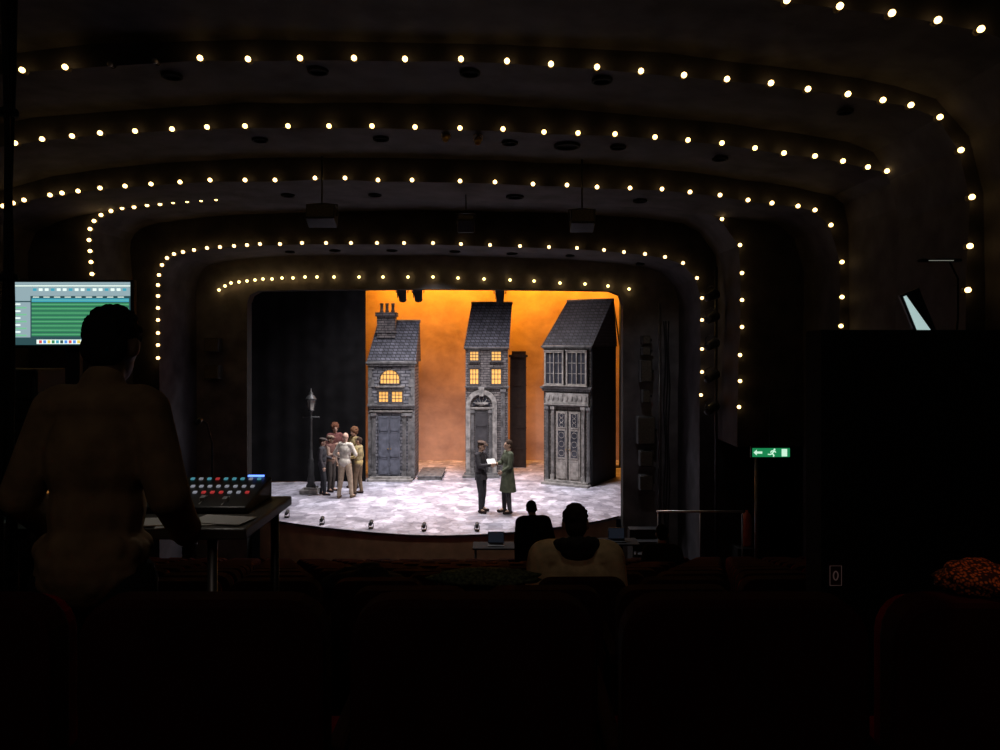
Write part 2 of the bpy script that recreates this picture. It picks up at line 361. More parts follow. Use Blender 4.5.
def door_leaf(par,x0,x1,z0,z1,m,y=0,glass=None,knobx=None):
    mb=MB(); mb.box(x0,x1,y-.03,y+.02,z0,z1,0); w=x1-x0
    zs=[(z0+.08,z0+(z1-z0)*.28),(z0+(z1-z0)*.33,z0+(z1-z0)*.72),(z0+(z1-z0)*.77,z1-.06)]
    for k,(a,b) in enumerate(zs):
        mi=1 if (glass and k>0) else 0
        mb.box(x0+w*.18,x1-w*.18,y-.045,y-.02,a,b,mi)
        for c,d,e,f in ((x0+w*.1,x0+w*.18,a-.02,b+.02),(x1-w*.18,x1-w*.1,a-.02,b+.02),(x0+w*.1,x1-w*.1,a-.03,a),(x0+w*.1,x1-w*.1,b,b+.03)): mb.box(c,d,y-.055,y-.02,e,f,0)
        if mi==1:
            cx=(x0+x1)/2
            for q in range(3):
                zc=a+(b-a)*(q+.5)/3; rr=min(w*.25,(b-a)/7)
                pts=[(cx+rr*math.cos(t),y-.05,zc+rr*math.sin(t)) for t in [2*math.pi*i/12 for i in range(13)]]
                mb.tube(pts,.008,5,0)
    o=mb.obj('door',[m,glass or m],par)
    kx=knobx if knobx is not None else x1-w*.06
    k=MB(); k.ell((kx,y-.07,z0+(z1-z0)*.45),(.022,.02,.022),n=8); k.cyl((kx,y-.06,z0+(z1-z0)*.45),(kx,y-.02,z0+(z1-z0)*.45),.01); k.obj('knob',M_brass,o)
    return o
def roof(par,x0,x1,z0,z1,xt0,xt1,dep,yr,m=M_slate,oh=.08):
    mb=MB()
    vs=[(x0,-oh,z0),(x1,-oh,z0),(x1,dep+oh,z0),(x0,dep+oh,z0),(xt0,yr,z1),(xt1,yr,z1),(xt1,yr+.12,z1),(xt0,yr+.12,z1)]
    mb.add(vs,[(0,1,5,4),(2,3,7,6),(1,2,6,5),(3,0,4,7),(4,5,6,7),(3,2,1,0)],0)
    o=mb.obj('roof',m,par)
    MB().cyl((xt0-.02,yr+.06,z1+.01),(xt1+.02,yr+.06,z1+.01),.05,n=8).obj('roof_ridge',M_stoned,par)
    MB().cyl((x0,-oh,z0),(x1,-oh,z0),.03,n=8).obj('gutter',M_stoned,par); return o
def steps(par,x0,x1,n,y0=0,m=None):
    mb=MB()
    for i in range(n): mb.box(x0-.05*(n-i),x1+.05*(n-i),y0-.16*(n-i),y0+.02,0 if i==0 else .06*i,.06*(i+1))
    return mb.obj('step',m or M_stone,par)

D1=22.56; s=D1/F; uc=391.5
hA=root('house_facade',((uc-500)*s,D1,1.0),'tall narrow blue-grey stone stage house with chimney and double doors','stage house')
X=lambda u:(u-uc)*s
Z=lambda v:(480-v)*s
mb=MB().box(X(369),X(414),0,1.3,0,Z(362)); mb.obj('body',B1,hA)
for u in (369,414):
    mb=MB(); xx=X(u)
    a,b=(xx-.02,xx+.08) if u<390 else (xx-.08,xx+.02); mb.box(a,b,-.03,.01,.02,Z(364))
    for i in range(13):
        w=.1 if i%2 else .16; x0,x1=(xx-.025,xx+w) if u<390 else (xx-w,xx+.025)
        mb.box(x0,x1,-.04,.01,.15+i*.265,.15+i*.265+.23)
    mb.obj('quoin',M_stoned,hA)
roof(hA,X(367),X(416),Z(362),Z(321),X(375),X(417.5),1.3,.55)
cornice(hA,X(366),X(417),Z(366),.13,.14)
ch=MB(); ch.box(X(375.5),X(394),.25,.6,Z(338),Z(314)); ch.box(X(374),X(395.5),.2,.65,Z(316),Z(312)); ch.box(X(374.5),X(395),.22,.63,Z(333),Z(331)); cho=ch.obj('chimney',B2,hA)
for u in (379.5,385,391):
    p=MB(); p.lathe([(.05,Z(312)),(.06,Z(311)),(.045,Z(309)),(.045,Z(304)),(.06,Z(303.5)),(.055,Z(302.5))],10,cx=X(u),cy=.42); p.obj('chimney_pot',M_stoned,cho)
window(hA,X(380),X(400),Z(384),Z(369.5),M_glow,M_frame,6,3,arch=True)
cornice(hA,X(375),X(405),Z(388),.07,.07,M_stone)
window(hA,X(379),X(388.5),Z(402),Z(391.5),M_glow,M_frame,3,3)
window(hA,X(392),X(402.5),Z(402),Z(391.5),M_glow,M_frame,3,3)
cornice(hA,X(368),X(415),Z(408.5),.13,.14,M_stoned)
cornice(hA,X(370),X(413),Z(413),.08,.09,M_stone,dent=False)
for u in (374,404.5,410): pilaster(hA,X(u),.12,Z(413),.11)
door_leaf(hA,X(378.5),X(389),.14,Z(416),M_door,-.01)
door_leaf(hA,X(389.5),X(400),.14,Z(416),M_door,-.01,knobx=X(391))
steps(hA,X(372),X(410),2)
o=MB().box(0,.7,0,1.6,0,.1).box(-.02,.73,-.02,1.62,.1,.13).obj('low_platform',[M_stoned]); o.location=(X(418)+(uc-500)*s,22.5,1.0); tag(o,'low flat grey wooden platform beside the narrow house','platform')

D2=23.2; s2=D2/F; ub=487
hB=root('house_facade',((ub-500)*s2,D2,1.0),'tall grey brick stage house with lit windows and arched doorway','stage house')
X=lambda u:(u-ub)*s2
Z=lambda v:(476.3-v)*s2
MB().box(X(465.5),X(508),0,1.3,0,Z(348)).obj('body',B2,hB)
roof(hB,X(464),X(509),Z(348),Z(302),X(471),X(512.5),1.3,.6)
cornice(hB,X(464),X(509.5),Z(350),.08,.1)
for a,b,c,d in ((470,478.5,360.5,351.5),(491.5,501,360.5,351.5),(470,478.5,384,369),(491.5,501,384,369)): window(hB,X(a),X(b),Z(c),Z(d),M_glow,M_frame,3,3)
cornice(hB,X(465),X(509),Z(389),.09,.1,M_stoned)
cx=X(481.5)
mb=MB()
pts=lambda r,zc:[(cx+r*math.cos(t),zc+r*math.sin(t)) for t in [math.pi*i/14 for i in range(15)]]
o1=pts(X(497)-cx,Z(405)); i1=pts(X(492.5)-cx,Z(405))
for k in range(14): mb.prism([o1[k],o1[k+1],i1[k+1],i1[k]],-.12,.01)
mb.box(X(466),X(470.5),-.12,.01,.1,Z(405)); mb.box(X(492.5),X(497),-.12,.01,.1,Z(405))
mb.prism([(cx-.06,Z(396)),(cx+.06,Z(396)),(cx+.09,Z(387)),(cx-.09,Z(387))],-.16,.01)
mb.obj('door_arch',M_stone,hB)
mb=MB(); mb.box(cx-.2,cx+.2,-.1,.01,Z(404),Z(402)); q=pts(.28,Z(406))
mb.prism(q,-.04,.0,1)
for k in range(1,7):
    t=math.pi*k/7; mb.cyl((cx,-.05,Z(406)),(cx+.28*math.cos(t),-.05,Z(406)+.28*math.sin(t)),.01,n=5)
mb.obj('fanlight',[M_stone,M_dglass],hB)
cornice(hB,X(469.5),X(493.5),Z(410),.09,.1,M_stone)
pilaster(hB,X(472.5),.12,Z(410),.09,M_stoned); pilaster(hB,X(490.5),.12,Z(410),.09,M_stoned)
door_leaf(hB,X(475),X(488),.12,Z(411),M_doord,-.01)
steps(hB,X(466),X(496),2,0,M_stoned)
pilaster(hB,X(503),.1,Z(389),.12,M_stoned)
an=root('side_annex',((518-500)*24.9/F,24.9,1.0),'tall dark timber post structure standing behind the middle house','stage building')
M_tim=mat('dark_timber',(.04,.026,.022),.85,0,.3,6)
MB().box(-.26,.26,0,.7,0,3.66).obj('body',M_tim,an)
MB().box(-.3,.32,-.08,.76,3.66,3.74).box(-.2,.26,0,.5,3.74,3.86).obj('cap_board',M_tim,an)
for z in (.6,1.3,2.0,2.7,3.3): MB().box(-.27,.28,-.03,0,z,z+.05).obj('batten',M_tim,an)
for x in (-.26,.22): MB().box(x,x+.05,-.045,0,0,3.66).obj('upright',M_tim,an)

hC=root('house_facade',(1.3,22.2,1.0),'dark angled stage shop house with bay windows and ornate doors','stage house',yaw=-math.radians(29))
W3=1.5; s3=.0291
X=lambda u:(u-543)/50*W3
Z=lambda v:(485-v)*s3
MB().box(0,W3,0,1.9,0,Z(347)).obj('body',brick('dark_shop_stone',(.09,.078,.07),(.16,.14,.125),(.035,.03,.026),1,.22,.09,.012,.75),hC)
M_sideblack=mat('near_black_board',(.012,.012,.013),.9,0,.3,4,spec=.2)  # side panel near black, much darker than the house front
MB().box(W3,W3+.04,-.02,1.92,0,Z(347)).obj('side_panel',M_sideblack,hC)
roof(hC,-.05,W3+.06,Z(347),Z(300),.35,W3+.3,1.9,.9,brick('dark_slate',(.028,.028,.036),(.05,.05,.062),(.012,.012,.012),1,.14,.09,.012,.5))
cornice(hC,-.04,W3+.04,Z(350),.1,.12)
for a,b in ((547,565),(570,589)):
    window(hC,X(a),X(b),Z(384.5),Z(353),M_dglass,M_framep,4,3,y=-.1,fw=.035,proj=.06)
    MB().box(X(a)-.05,X(b)+.05,-.12,.01,Z(387),Z(384.5)).box(X(a)-.05,X(b)+.05,-.12,.01,Z(353),Z(351)).box(X(a)-.03,X(b)+.03,-.095,.0,Z(387),Z(351)).obj('bay',M_stoned,hC)
for a in (556,580): MB().box(X(a)-.012,X(a)+.012,-.17,-.12,Z(384),Z(353)).obj('mullion',M_framep,hC)
cornice(hC,-.05,W3+.05,Z(392),.14,.16,M_stoned)
mb=MB(); mb.box(X(546),X(591),-.08,.01,Z(404),Z(393.5))
for i in range(9): mb.ell((X(549+i*4.9),-.09,Z(398.5)),(.045,.02,.09),n=8)
mb.obj('frieze',M_stone,hC)
cornice(hC,X(545),X(592),Z(407),.08,.14,M_stone)
for u in (547.5,553.5,585.5,591): pilaster(hC,X(u),.12,Z(407),.09,M_stoned if u in (547.5,591) else M_stone)
door_leaf(hC,X(557),X(568.5),.12,Z(412),M_framep,-.01,glass=M_dglass)
door_leaf(hC,X(570.5),X(582),.12,Z(412),M_framep,-.01,glass=M_dglass,knobx=X(572))
steps(hC,X(548),X(590),2,0,M_stone)
br=MB(); br.cyl((3.98,24.9,1.0),(3.98,24.9,6.6),.03,n=8); br.cyl((3.98,24.9,5.0),(3.75,24.9,6.6),.025,n=8); br.cyl((3.98,24.9,3.2),(4.3,24.95,1.0),.02,n=8); br.box(3.8,4.4,24.8,25.1,1.0,1.05)
o=br.obj('scenery_brace',M_black); tag(o,'thin black upright brace propping the angled house','brace')

# ------------------------------------------------------------ lamp post
lp_=at(311,493,3000/(493-347))
LP=root('street_lamp',(lp_.x,lp_.y,1.0),'dark iron Victorian street lamp on a square stone base','street lamp')
M_iron=mat('dark_iron',(.05,.05,.05),.5,.4,.3,9)
MB().box(-.26,.2,-.22,.2,0,.12).box(-.16,.16,-.16,.16,.12,.17).obj('base',M_stone,LP,bevel=.01)
MB().lathe([(.13,.16),(.13,.22),(.09,.28),(.11,.34),(.08,.5),(.085,.8),(.06,.86),(.075,.9),(.05,.96),(.04,1.2),(.034,2.0),(.05,2.03),(.03,2.07),(.028,2.2),(.06,2.24),(.05,2.27)],14).obj('pole',M_iron,LP)
MB().cyl((-.2,0,2.08),(.2,0,2.08),.014,n=8).ell((-.21,0,2.08),(.025,.025,.025),n=8).ell((.21,0,2.08),(.025,.025,.025),n=8).obj('crossbar',M_iron,LP)
lan=MB()
lan.lathe([(.07,2.27),(.11,2.55)],4,1,sm=False)
for k in range(4):
    a=k*math.pi/2; lan.cyl((.08*math.cos(a),.08*math.sin(a),2.27),(.13*math.cos(a),.13*math.sin(a),2.57),.012,n=6)
lan.lathe([(.16,2.55),(.15,2.59),(.08,2.68),(.05,2.7),(.06,2.74),(.02,2.78),(.012,2.86)],8)
lan.lathe([(.09,2.25),(.09,2.28)],8); lan.obj('lantern',[M_iron,M_fglass],LP)

# ------------------------------------------------------------ people
def remesh(mb,name,voxel,m,parent,it=3):
    me=mb.mesh('tmp'); ob=bpy.data.objects.new('tmp',me); COL.objects.link(ob)
    r=ob.modifiers.new('r','REMESH'); r.mode='VOXEL'; r.voxel_size=voxel; r.use_smooth_shade=True
    sm=ob.modifiers.new('s','SMOOTH'); sm.iterations=it; sm.factor=.5
    dg=bpy.context.evaluated_depsgraph_get()
    m2=bpy.data.meshes.new_from_object(ob.evaluated_get(dg)); m2.name=name
    bpy.data.objects.remove(ob); m2.materials.clear(); m2.materials.append(m)
    o=bpy.data.objects.new(name,m2); COL.objects.link(o); o.parent=parent; return o
def put(mb,prims,d=0,n=14):
    for p in prims:
        if p[0]=='e': mb.ell(p[1],[r+d for r in p[2]],n=n,R=p[3] if len(p)>3 else None)
        else:
            _,a,ra,b,rb=p; mb.cyl(a,b,ra+d,rb+d,n=n); mb.ell(a,(ra+d,)*3,n=n); mb.ell(b,(rb+d,)*3,n=n)
def person(label,pos,yaw,h=1.75,seated=False,lean=0,nod=0,turn=0,armL=None,armR=None,feet=None,
           skin=(.45,.28,.2),top=(.1,.1,.1),bot=(.05,.05,.06),shoe=(.03,.02,.02),hair=(.04,.025,.015),hairk='short',
           voxel=.011,puff=.012,coat=None,cap=None,vest=None,face=True,width=1.0,group=None,hood=None,folds=0):
    k=h/1.75
    R=root('person',pos,label,'person',group,yaw)
    dz=-.41 if seated else 0
    hip=Vector((0,0,.93))
    L=Matrix.Translation((0,0,dz))@Matrix.Translation(hip)@Matrix.Rotation(lean,4,'X')@Matrix.Translation(-hip)
    LR=L.to_3x3()
    neck=Vector((0,.0,1.5))
    Hm=L@Matrix.Translation(neck)@Matrix.Rotation(turn,4,'Z')@Matrix.Rotation(nod,4,'X')@Matrix.Translation(-neck)
    HR=Hm.to_3x3()
    def U(x,y,z): return (L@Vector((x,y,z)))*k
    def Hh(x,y,z): return (Hm@Vector((x,y,z)))*k
    w=width
    torso=[('e',U(0,.01,.97),[.165*w*k,.115*k,.13*k],LR),('e',U(0,.0,1.12),[.145*w*k,.1*k,.17*k],LR),('e',U(0,.005,1.29),[.172*w*k,.112*k,.18*k],LR),
           ('c',U(-.14*w,.01,1.425),.058*k,U(.14*w,.01,1.425),.058*k),('e',U(0,.01,1.42),[.12*k,.085*k,.07*k],LR)]
    neckp=[('c',U(0,.015,1.43),.058*k,Hh(0,.01,1.56),.052*k)]
    head=[('e',Hh(0,.012,1.645),[.076*k,.094*k,.102*k],HR),('e',Hh(0,-.022,1.585),[.057*k,.066*k,.072*k],HR),
          ('c',Hh(0,-.083,1.635),.011*k,Hh(0,-.1,1.6),.016*k),('e',Hh(0,-.074,1.65),[.05*k,.018*k,.012*k],HR),
          ('e',Hh(-.078,.015,1.62),[.012*k,.02*k,.033*k],HR),('e',Hh(.078,.015,1.62),[.012*k,.02*k,.033*k],HR),('e',Hh(0,-.082,1.558),[.024*k,.011*k,.009*k],HR)]
    arms=[];hands=[];fore=[]
    for sg,arm in ((1,armL),(-1,armR)):
        e,wr=arm if arm else ((.235,.03,1.14),(.245,-.05,.89))
        sh=U(.165*w*sg,.01,1.42); e=U(e[0]*sg,e[1],e[2]); wr=U(wr[0]*sg,wr[1],wr[2])
        arms+=[('c',sh,.05*k,e,.04*k)]; fore+=[('c',e,.039*k,wr,.027*k)]
        d=(wr-e).normalized(); inn=(LR@Vector((-sg,0,0))); inn=(inn-d*inn.dot(d)).normalized(); wd=d.cross(inn).normalized()
        if wd.y>0 : wd=-wd
        Rm=Matrix((wd,inn,d)).transposed()
        hands.append(('c',wr,.026*k,wr+d*.03*k,.026*k)); hands.append(('e',wr+d*.06*k,[.041*k,.017*k,.05*k],Rm))
        for q,(o,l) in enumerate(((.03,.068),(.01,.078),(-.01,.072),(-.029,.056))):
            b0=wr+(d*.095+wd*o)*k; b1=b0+(d*.6+inn*.35)*l*.6*k; b2=b1+(d*.25+inn*.8)*l*.5*k
            hands.append(('c',b0,.0095*k,b1,.0088*k)); hands.append(('c',b1,.0088*k,b2,.0075*k))
        t0=wr+(d*.035+wd*.032)*k; t1=t0+(wd*.7+d*.7+inn*.2)*.042*k; t2=t1+(d+inn*.35)*.03*k
        hands.append(('c',t0,.013*k,t1,.011*k)); hands.append(('c',t1,.011*k,t2,.009*k))
    legs=[];shoes=[];feetp=[]
    if feet is None: feet=((.11,0),(.11,0))
    for sg,(fx,fy) in ((1,feet[0]),(-1,feet[1])):
        if seated:
            hp=Vector((.095*sg,0,.54)); kn=Vector((.13*sg,-.44,.52)); an_=Vector((.13*sg,-.44+fy,.09))
        else:
            hp=Vector((.09*sg,0,.9)); kn=Vector((.5*(.09+fx)*sg,fy*.5-.03,.49)); an_=Vector((fx*sg,fy,.09))
        legs+=[('c',hp*k,.084*k,kn*k,.057*k),('c',kn*k,.056*k,an_*k,.038*k)]
        feetp+=[('c',an_*k,.036*k,(an_+Vector((.015*sg,-.13,-.05)))*k,.03*k)]
        shoes+=[('c',(an_+Vector((0,.03,-.045)))*k,.042*k,(an_+Vector((.02*sg,-.15,-.052)))*k,.036*k),('c',(an_+Vector((0,.0,0)))*k,.045*k,(an_+Vector((0,.01,-.03)))*k,.043*k)]
    sk=mat('skin_%.2f'%skin[0],skin,.55,0,.08,20)
    mb=MB(); put(mb,torso+neckp+head+arms+fore+hands+legs+feetp); remesh(mb,'body',voxel,sk,R,2)
    def fm(nm,c): return mat(nm+'_%02d%02d%02d'%tuple(int(x*99) for x in c),c,.9,0,.25,12,bump=.3,spec=.2)
    mb=MB(); put(mb,torso,puff*k); put(mb,arms,puff*1.1*k); put(mb,fore,puff*k)
    if folds:
        put(mb,[('c',U(0,.015,1.46),.07*k,U(0,.01,1.5),.066*k)])
        for j in range(2):
            for q in range(16):
                t=2*math.pi*q/16; put(mb,[('e',U((.15*w+.01*j)*math.cos(t),(.1)*math.sin(t)+.01,.93+.075*j+.01*math.sin(q*2.1+j)),[.04*k,.03*k,.04*k])],n=8)
        for a_,f_ in zip(arms,fore):
            for t in (.7,.95):
                p=a_[1].lerp(a_[3],t); put(mb,[('e',p,[(a_[2]+.016)*1.0,(a_[2]+.016),.03])],n=10)
            for t in (.12,.85):
                p=f_[1].lerp(f_[3],t); put(mb,[('e',p,[(f_[4]+.026)]*3)],n=10)
    if coat:
        zt,zb,fl=coat
        nn=20; vs=[];fs=[]; K=8
        for j in range(K+1):
            t=j/K; z=zt+(zb-zt)*t; rx=(.155+fl*t)*w; ry=.125+fl*.9*t
            for i in range(nn):
                a=2*math.pi*i/nn; rr=1+.035*t*math.sin(5*a); vs.append(U(rx*rr*math.cos(a),ry*rr*math.sin(a),z))
        for j in range(K):
            for i in range(nn):
                i2=(i+1)%nn; fs.append((j*nn+i,j*nn+i2,(j+1)*nn+i2,(j+1)*nn+i))
        fs.append(tuple(range(nn))); fs.append(tuple(K*nn+i for i in range(nn))[::-1])
        mb.add(vs,fs)
    remesh(mb,'coat' if coat else 'shirt',voxel,fm('cloth',top),R,3)
    if vest:
        mb=MB(); put(mb,torso[1:],puff*2*k); remesh(mb,'waistcoat',voxel,fm('cloth',vest),R,2)
    mb=MB(); put(mb,[torso[0]],.010*k); put(mb,legs,.013*k); remesh(mb,'trousers',voxel,fm('cloth',bot),R,3)
    mb=MB(); put(mb,shoes); remesh(mb,'shoes',voxel,fm('leather',shoe),R,2)
    hm=fm('hair',hair)
    if hairk!='none':
        mb=MB()
        if hairk=='short': put(mb,[('e',Hh(0,.024,1.668),[.083*k,.096*k,.092*k],HR),('e',Hh(0,.05,1.61),[.07*k,.06*k,.07*k],HR)])
        else:
            g={'curly':1.15,'crop':.91}[hairk]; br_={'curly':.02,'crop':.010}[hairk]
            put(mb,[('e',Hh(0,.028,1.668),[.087*g*k,.099*g*k,.095*g*k],HR),('e',Hh(0,.053,1.605),[.077*g*k,.066*g*k,.075*g*k],HR)])
            rnd=random.Random(7)
            for i in range(70 if hairk=='curly' else 110):
                a=rnd.uniform(0,2*math.pi); b=rnd.uniform(-.5,1.5)
                x=.087*g*math.cos(a)*math.cos(b); y=.028+.098*g*math.sin(a)*math.cos(b); z=1.668+.093*g*math.sin(b)
                if y<-.035 and z<1.70: continue
                put(mb,[('e',Hh(x,y,z),[br_*k]*3)],n=8)
        remesh(mb,'hair',voxel*.8,hm,R,1)
    if cap:
        mb=MB(); put(mb,[('e',Hh(0,.015,1.72),[.105*k,.118*k,.042*k],HR),('e',Hh(0,-.1,1.70),[.07*k,.055*k,.012*k],HR),('e',Hh(0,.01,1.7),[.088*k,.1*k,.035*k],HR)])
        remesh(mb,'cap',voxel*.8,fm('cloth',cap),R,1)
    if hood:
        mb=MB()
        for i in range(26):
            a=2*math.pi*i/26; rr=.11 if math.sin(a)>0 else .09
            put(mb,[('e',U(rr*math.cos(a)*1.05,.03+rr*math.sin(a),1.50+.03*math.sin(a)+.01*math.sin(i*3)),[.042*k]*3)],n=8)
        put(mb,[('e',U(0,.12,1.48),[.11*k,.05*k,.06*k],LR)])
        remesh(mb,'hood',voxel,fm('fur',hood),R,1)
    if face:
        for sg in (1,-1):
            MB().ell(Hh(.03*sg,-.083,1.632),(.011*k,)*3,n=8).obj('eye',mat('eye_dark',(.03,.02,.02),.2),R)
        MB().ell(Hh(0,-.091,1.557),(.02*k,.005*k,.004*k),n=8).obj('mouth',mat('lips',(.25,.08,.07),.5),R)
    return R
def sp(u,v): 
    D=3000/(v-347); p=at(u,v,D); return (p.x,p.y,1.0)
rad=math.radians
gg='group of actors by the street lamp'
FOLD=((.22,-.06,1.17),(.07,-.2,1.2))
person('person in dark jacket and flat cap standing beside the lamp post',sp(322.5,495),rad(95),1.54,top=(.05,.045,.05),bot=(.035,.035,.04),cap=(.06,.05,.045),vest=(.04,.04,.045),group=gg,armL=((.22,-.06,1.15),(.16,-.25,1.1)),nod=rad(8),feet=((.1,.05),(.1,-.08)))
person('person with curly auburn hair in dark red top facing outward',sp(335,487),rad(25),1.82,top=(.13,.05,.045),bot=(.05,.04,.04),hair=(.14,.055,.03),hairk='curly',group=gg,nod=rad(10),armL=FOLD)
person('bald person in cream shirt and pale trousers seen from behind',sp(345,498.5),rad(165),1.74,top=(.55,.49,.42),bot=(.4,.31,.22),shoe=(.12,.08,.05),hairk='none',skin=(.5,.32,.24),group=gg,feet=((.17,.02),(.13,-.12)),armR=((.29,-.03,1.17),(.15,-.25,1.2)),armL=((.3,.02,1.18),(.18,-.18,1.05)),lean=rad(3))
person('person with brown curly hair in khaki top facing the group',sp(354.5,488),rad(-45),1.72,top=(.3,.23,.11),bot=(.1,.08,.06),hair=(.15,.07,.035),hairk='curly',group=gg,nod=rad(12),armR=FOLD,armL=FOLD)
person('small person with tan cap and brown waistcoat among the group',sp(331,491.5),rad(70),1.55,top=(.25,.17,.13),bot=(.06,.05,.05),vest=(.12,.06,.05),cap=(.2,.14,.1),group=gg,armR=FOLD)
person('person in mustard shirt and brown trousers turned to the group',sp(358.5,494),rad(-100),1.55,top=(.42,.32,.14),bot=(.16,.11,.07),vest=(.3,.24,.12),hair=(.05,.03,.02),group=gg,armL=((.23,-.05,1.16),(.14,-.27,1.12)),feet=((.1,-.08),(.1,.06)))
person('person in dark suit and flat cap holding papers',sp(481,512),rad(60),1.72,top=(.045,.042,.05),bot=(.035,.035,.045),cap=(.1,.065,.05),coat=(1.05,.8,.03),feet=((.12,.03),(.12,-.06)),nod=rad(10),
       armL=((.23,-.1,1.17),(.13,-.33,1.2)),armR=((.23,-.1,1.17),(.12,-.33,1.2)),group='two actors in discussion')
person('person in long grey-green overcoat facing the other actor',sp(508,513),rad(-70),1.76,top=(.085,.095,.062),bot=(.05,.05,.05),coat=(1.1,.52,.08),hair=(.05,.03,.02),feet=((.12,.0),(.12,-.05)),
       armL=((.24,-.04,1.15),(.2,-.2,1.04)),armR=((.24,-.08,1.17),(.15,-.24,1.18)),group='two actors in discussion',width=1.08)
pp=at(491,461.5,17.97)
o=MB().box(-.1,.1,-.002,.002,-.08,.08).box(-.09,.11,-.006,-.003,-.075,.085).obj('paper_sheet',M_paper); o.location=pp; o.rotation_euler=(rad(-50),0,rad(20)); tag(o,'white script pages held open between two actors','paper')

# ------------------------------------------------------------ seats
def rbox(tgt,x,z0,z1,y0,y1,r_=.07,mi=0):
    pl=[]
    for cx_,cz_,a0 in ((x-r_,z1-r_,0),(-x+r_,z1-r_,90)):
        for i in range(6):
            a=math.radians(a0+i*18); pl.append((cx_+r_*math.cos(a),cz_+r_*math.sin(a)))
    pl+=[(-x,z0),(x,z0)]
    tgt.prism(pl,y0,y1,mi)
SP=[]
b=MB(); rbox(b,.25,.38,.92,-.27,-.20,.08,1); rbox(b,.235,.42,.90,-.21,-.15,.07,0); SP.append(('seat_back',b,[M_red,M_seatshell]))
c=MB(); c.box(-.22,.22,-.14,.28,.38,.46,0); c.box(-.2,.2,-.12,.26,.34,.38,1); SP.append(('seat_cushion',c,[M_red,M_seatshell]))
for sx in (-.25,.25):
    SP.append(('armrest',MB().box(sx-.022,sx+.022,-.2,.2,.58,.62),[M_seatshell]))
    SP.append(('seat_leg',MB().box(sx-.015,sx+.015,-.16,.1,0,.58),[M_black]))
g0='dark red theatre seats in the nearest row'
tmpl=root('theatre_seat',(-.053,1.8,3.45),'dark red plush theatre seat with rounded back','seat',g0)
for k,m,mt in SP: m.obj(k,mt,tmpl,bevel=.012)
tmpl.scale=(1.0,1.1,1.13)
for i in (-3,-2,-1,1,2,3,4):
    c=copy_tree(tmpl); c.location.x=-.053+i*.549
w=MB()
for k,m,mt in SP:
    o=len(w.v); w.v+=m.v; w.f+=[tuple(i+o for i in f) for f in m.f]; w.m+=[(0 if mt[q]==M_red else 1) for q in m.m]; w.s+=m.s
wo=w.obj('theatre_seat',[M_red,M_seatshell]); wm=wo.data; bpy.data.objects.remove(wo)
HOODX=(575-500)*4.5/F
for ri,r in enumerate(ROWS):
    x0,x1=-.52*r-.6,.42*r+.3
    x0=max(x0,-7.2); x1=min(x1,5.0)
    off={1:HOODX+1.5-.56*3}.get(ri,(.28 if ri%2 else 0))
    n0=int((x0+1.5)/.56); n1=int((x1+1.5)/.56)
    for i in range(n0,n1+1):
        xx=-1.5+i*.56+off
        if r<4 and (xx<-.6 or xx>1.1): continue
        if r>12.5 and xx>4.2: continue
        if abs(r-11)<.06 and abs(xx-.5)<.45: continue
        o=bpy.data.objects.new('theatre_seat',wm); COL.objects.link(o)
        o.location=(xx,r+.004*(xx+1.5)**2,zf(r)); o.rotation_euler=(0,0,.008*(xx+1.5))
        tag(o,'dark red plush folding theatre seat in raked rows','seat','dark red seats in raked rows')

# ------------------------------------------------------------ foreground people
person('person seated in beige padded coat with dark fur hood',(HOODX,4.42,zf(4.35)),rad(180),1.64,seated=True,top=(.72,.52,.30),hair=(.03,.02,.015),hairk='crop',puff=.055,hood=(.03,.025,.025),voxel=.009,face=False,width=1.2,lean=rad(4),nod=rad(12))
person('person in black jacket bending forward in the front rows',((536-500)*10.9/F,11.0,zf(11.0)),rad(190),1.74,lean=rad(20),nod=rad(25),top=(.010,.010,.012),hair=(.010,.009,.008),puff=.04,face=False,voxel=.012,width=1.1)
person('person in dark clothes seated leaning forward in the stalls',((664-500)*9.1/F,9.15,zf(9.1)),rad(170),1.7,seated=True,lean=rad(25),top=(.015,.014,.015),hair=(.012,.01,.01),puff=.03,face=False,voxel=.012)
person('person standing at the sound desk in beige jumper, short dark hair',(-1.18,2.18,3.45),rad(180),1.68,top=(.27,.18,.10),bot=(.012,.012,.014),hair=(.012,.01,.008),hairk='crop',skin=(.15,.09,.06),puff=.02,voxel=.008,face=False,width=.84,folds=1,
  lean=rad(6),nod=rad(20),armL=((.225,.02,1.16),(.21,-.16,1.03)),armR=((.225,.02,1.16),(.21,-.16,1.03)))

# ------------------------------------------------------------ sound desk
TB=root('table',(-1.6,2.6,3.45),'black-topped folding table carrying the sound equipment','table')
MB().box(-.9,.81,-.27,.25,.95,.985).obj('table_top',mat('dark_laminate',(.09,.08,.07),.35,0,.15,6),TB,bevel=.006)
for x,y in ((-.85,-.2),(.68,-.2),(-.85,.2),(.76,.2)):
    MB().cyl((x,y,0),(x,y,.95),.016).cyl((x,y,0),(x,y,.02),.022).obj('table_leg',M_steel,TB)
MB().cyl((-.85,.0,.25),(.72,.0,.25),.012).obj('stretcher',M_steel,TB)
CO=root('mixing_console',(-1.39,2.69,4.436),'black digital mixing console with rows of small lit buttons','mixing console')
mb=MB()
vs=[(-.5,-.15,0),(.53,-.15,0),(.53,.14,0),(-.5,.14,0),(-.5,-.15,.022),(.53,-.15,.022),(.53,.14,.075),(-.5,.14,.075)]
mb.add(vs,[(0,3,2,1),(4,5,6,7),(0,1,5,4),(1,2,6,5),(2,3,7,6),(3,0,4,7)]); mb.obj('body',M_blackp,CO,bevel=.006)
sl=math.atan2(.053,.29)
def onc(x,t): return Vector((x,-.15+.29*t,.022+.053*t))
keym={}
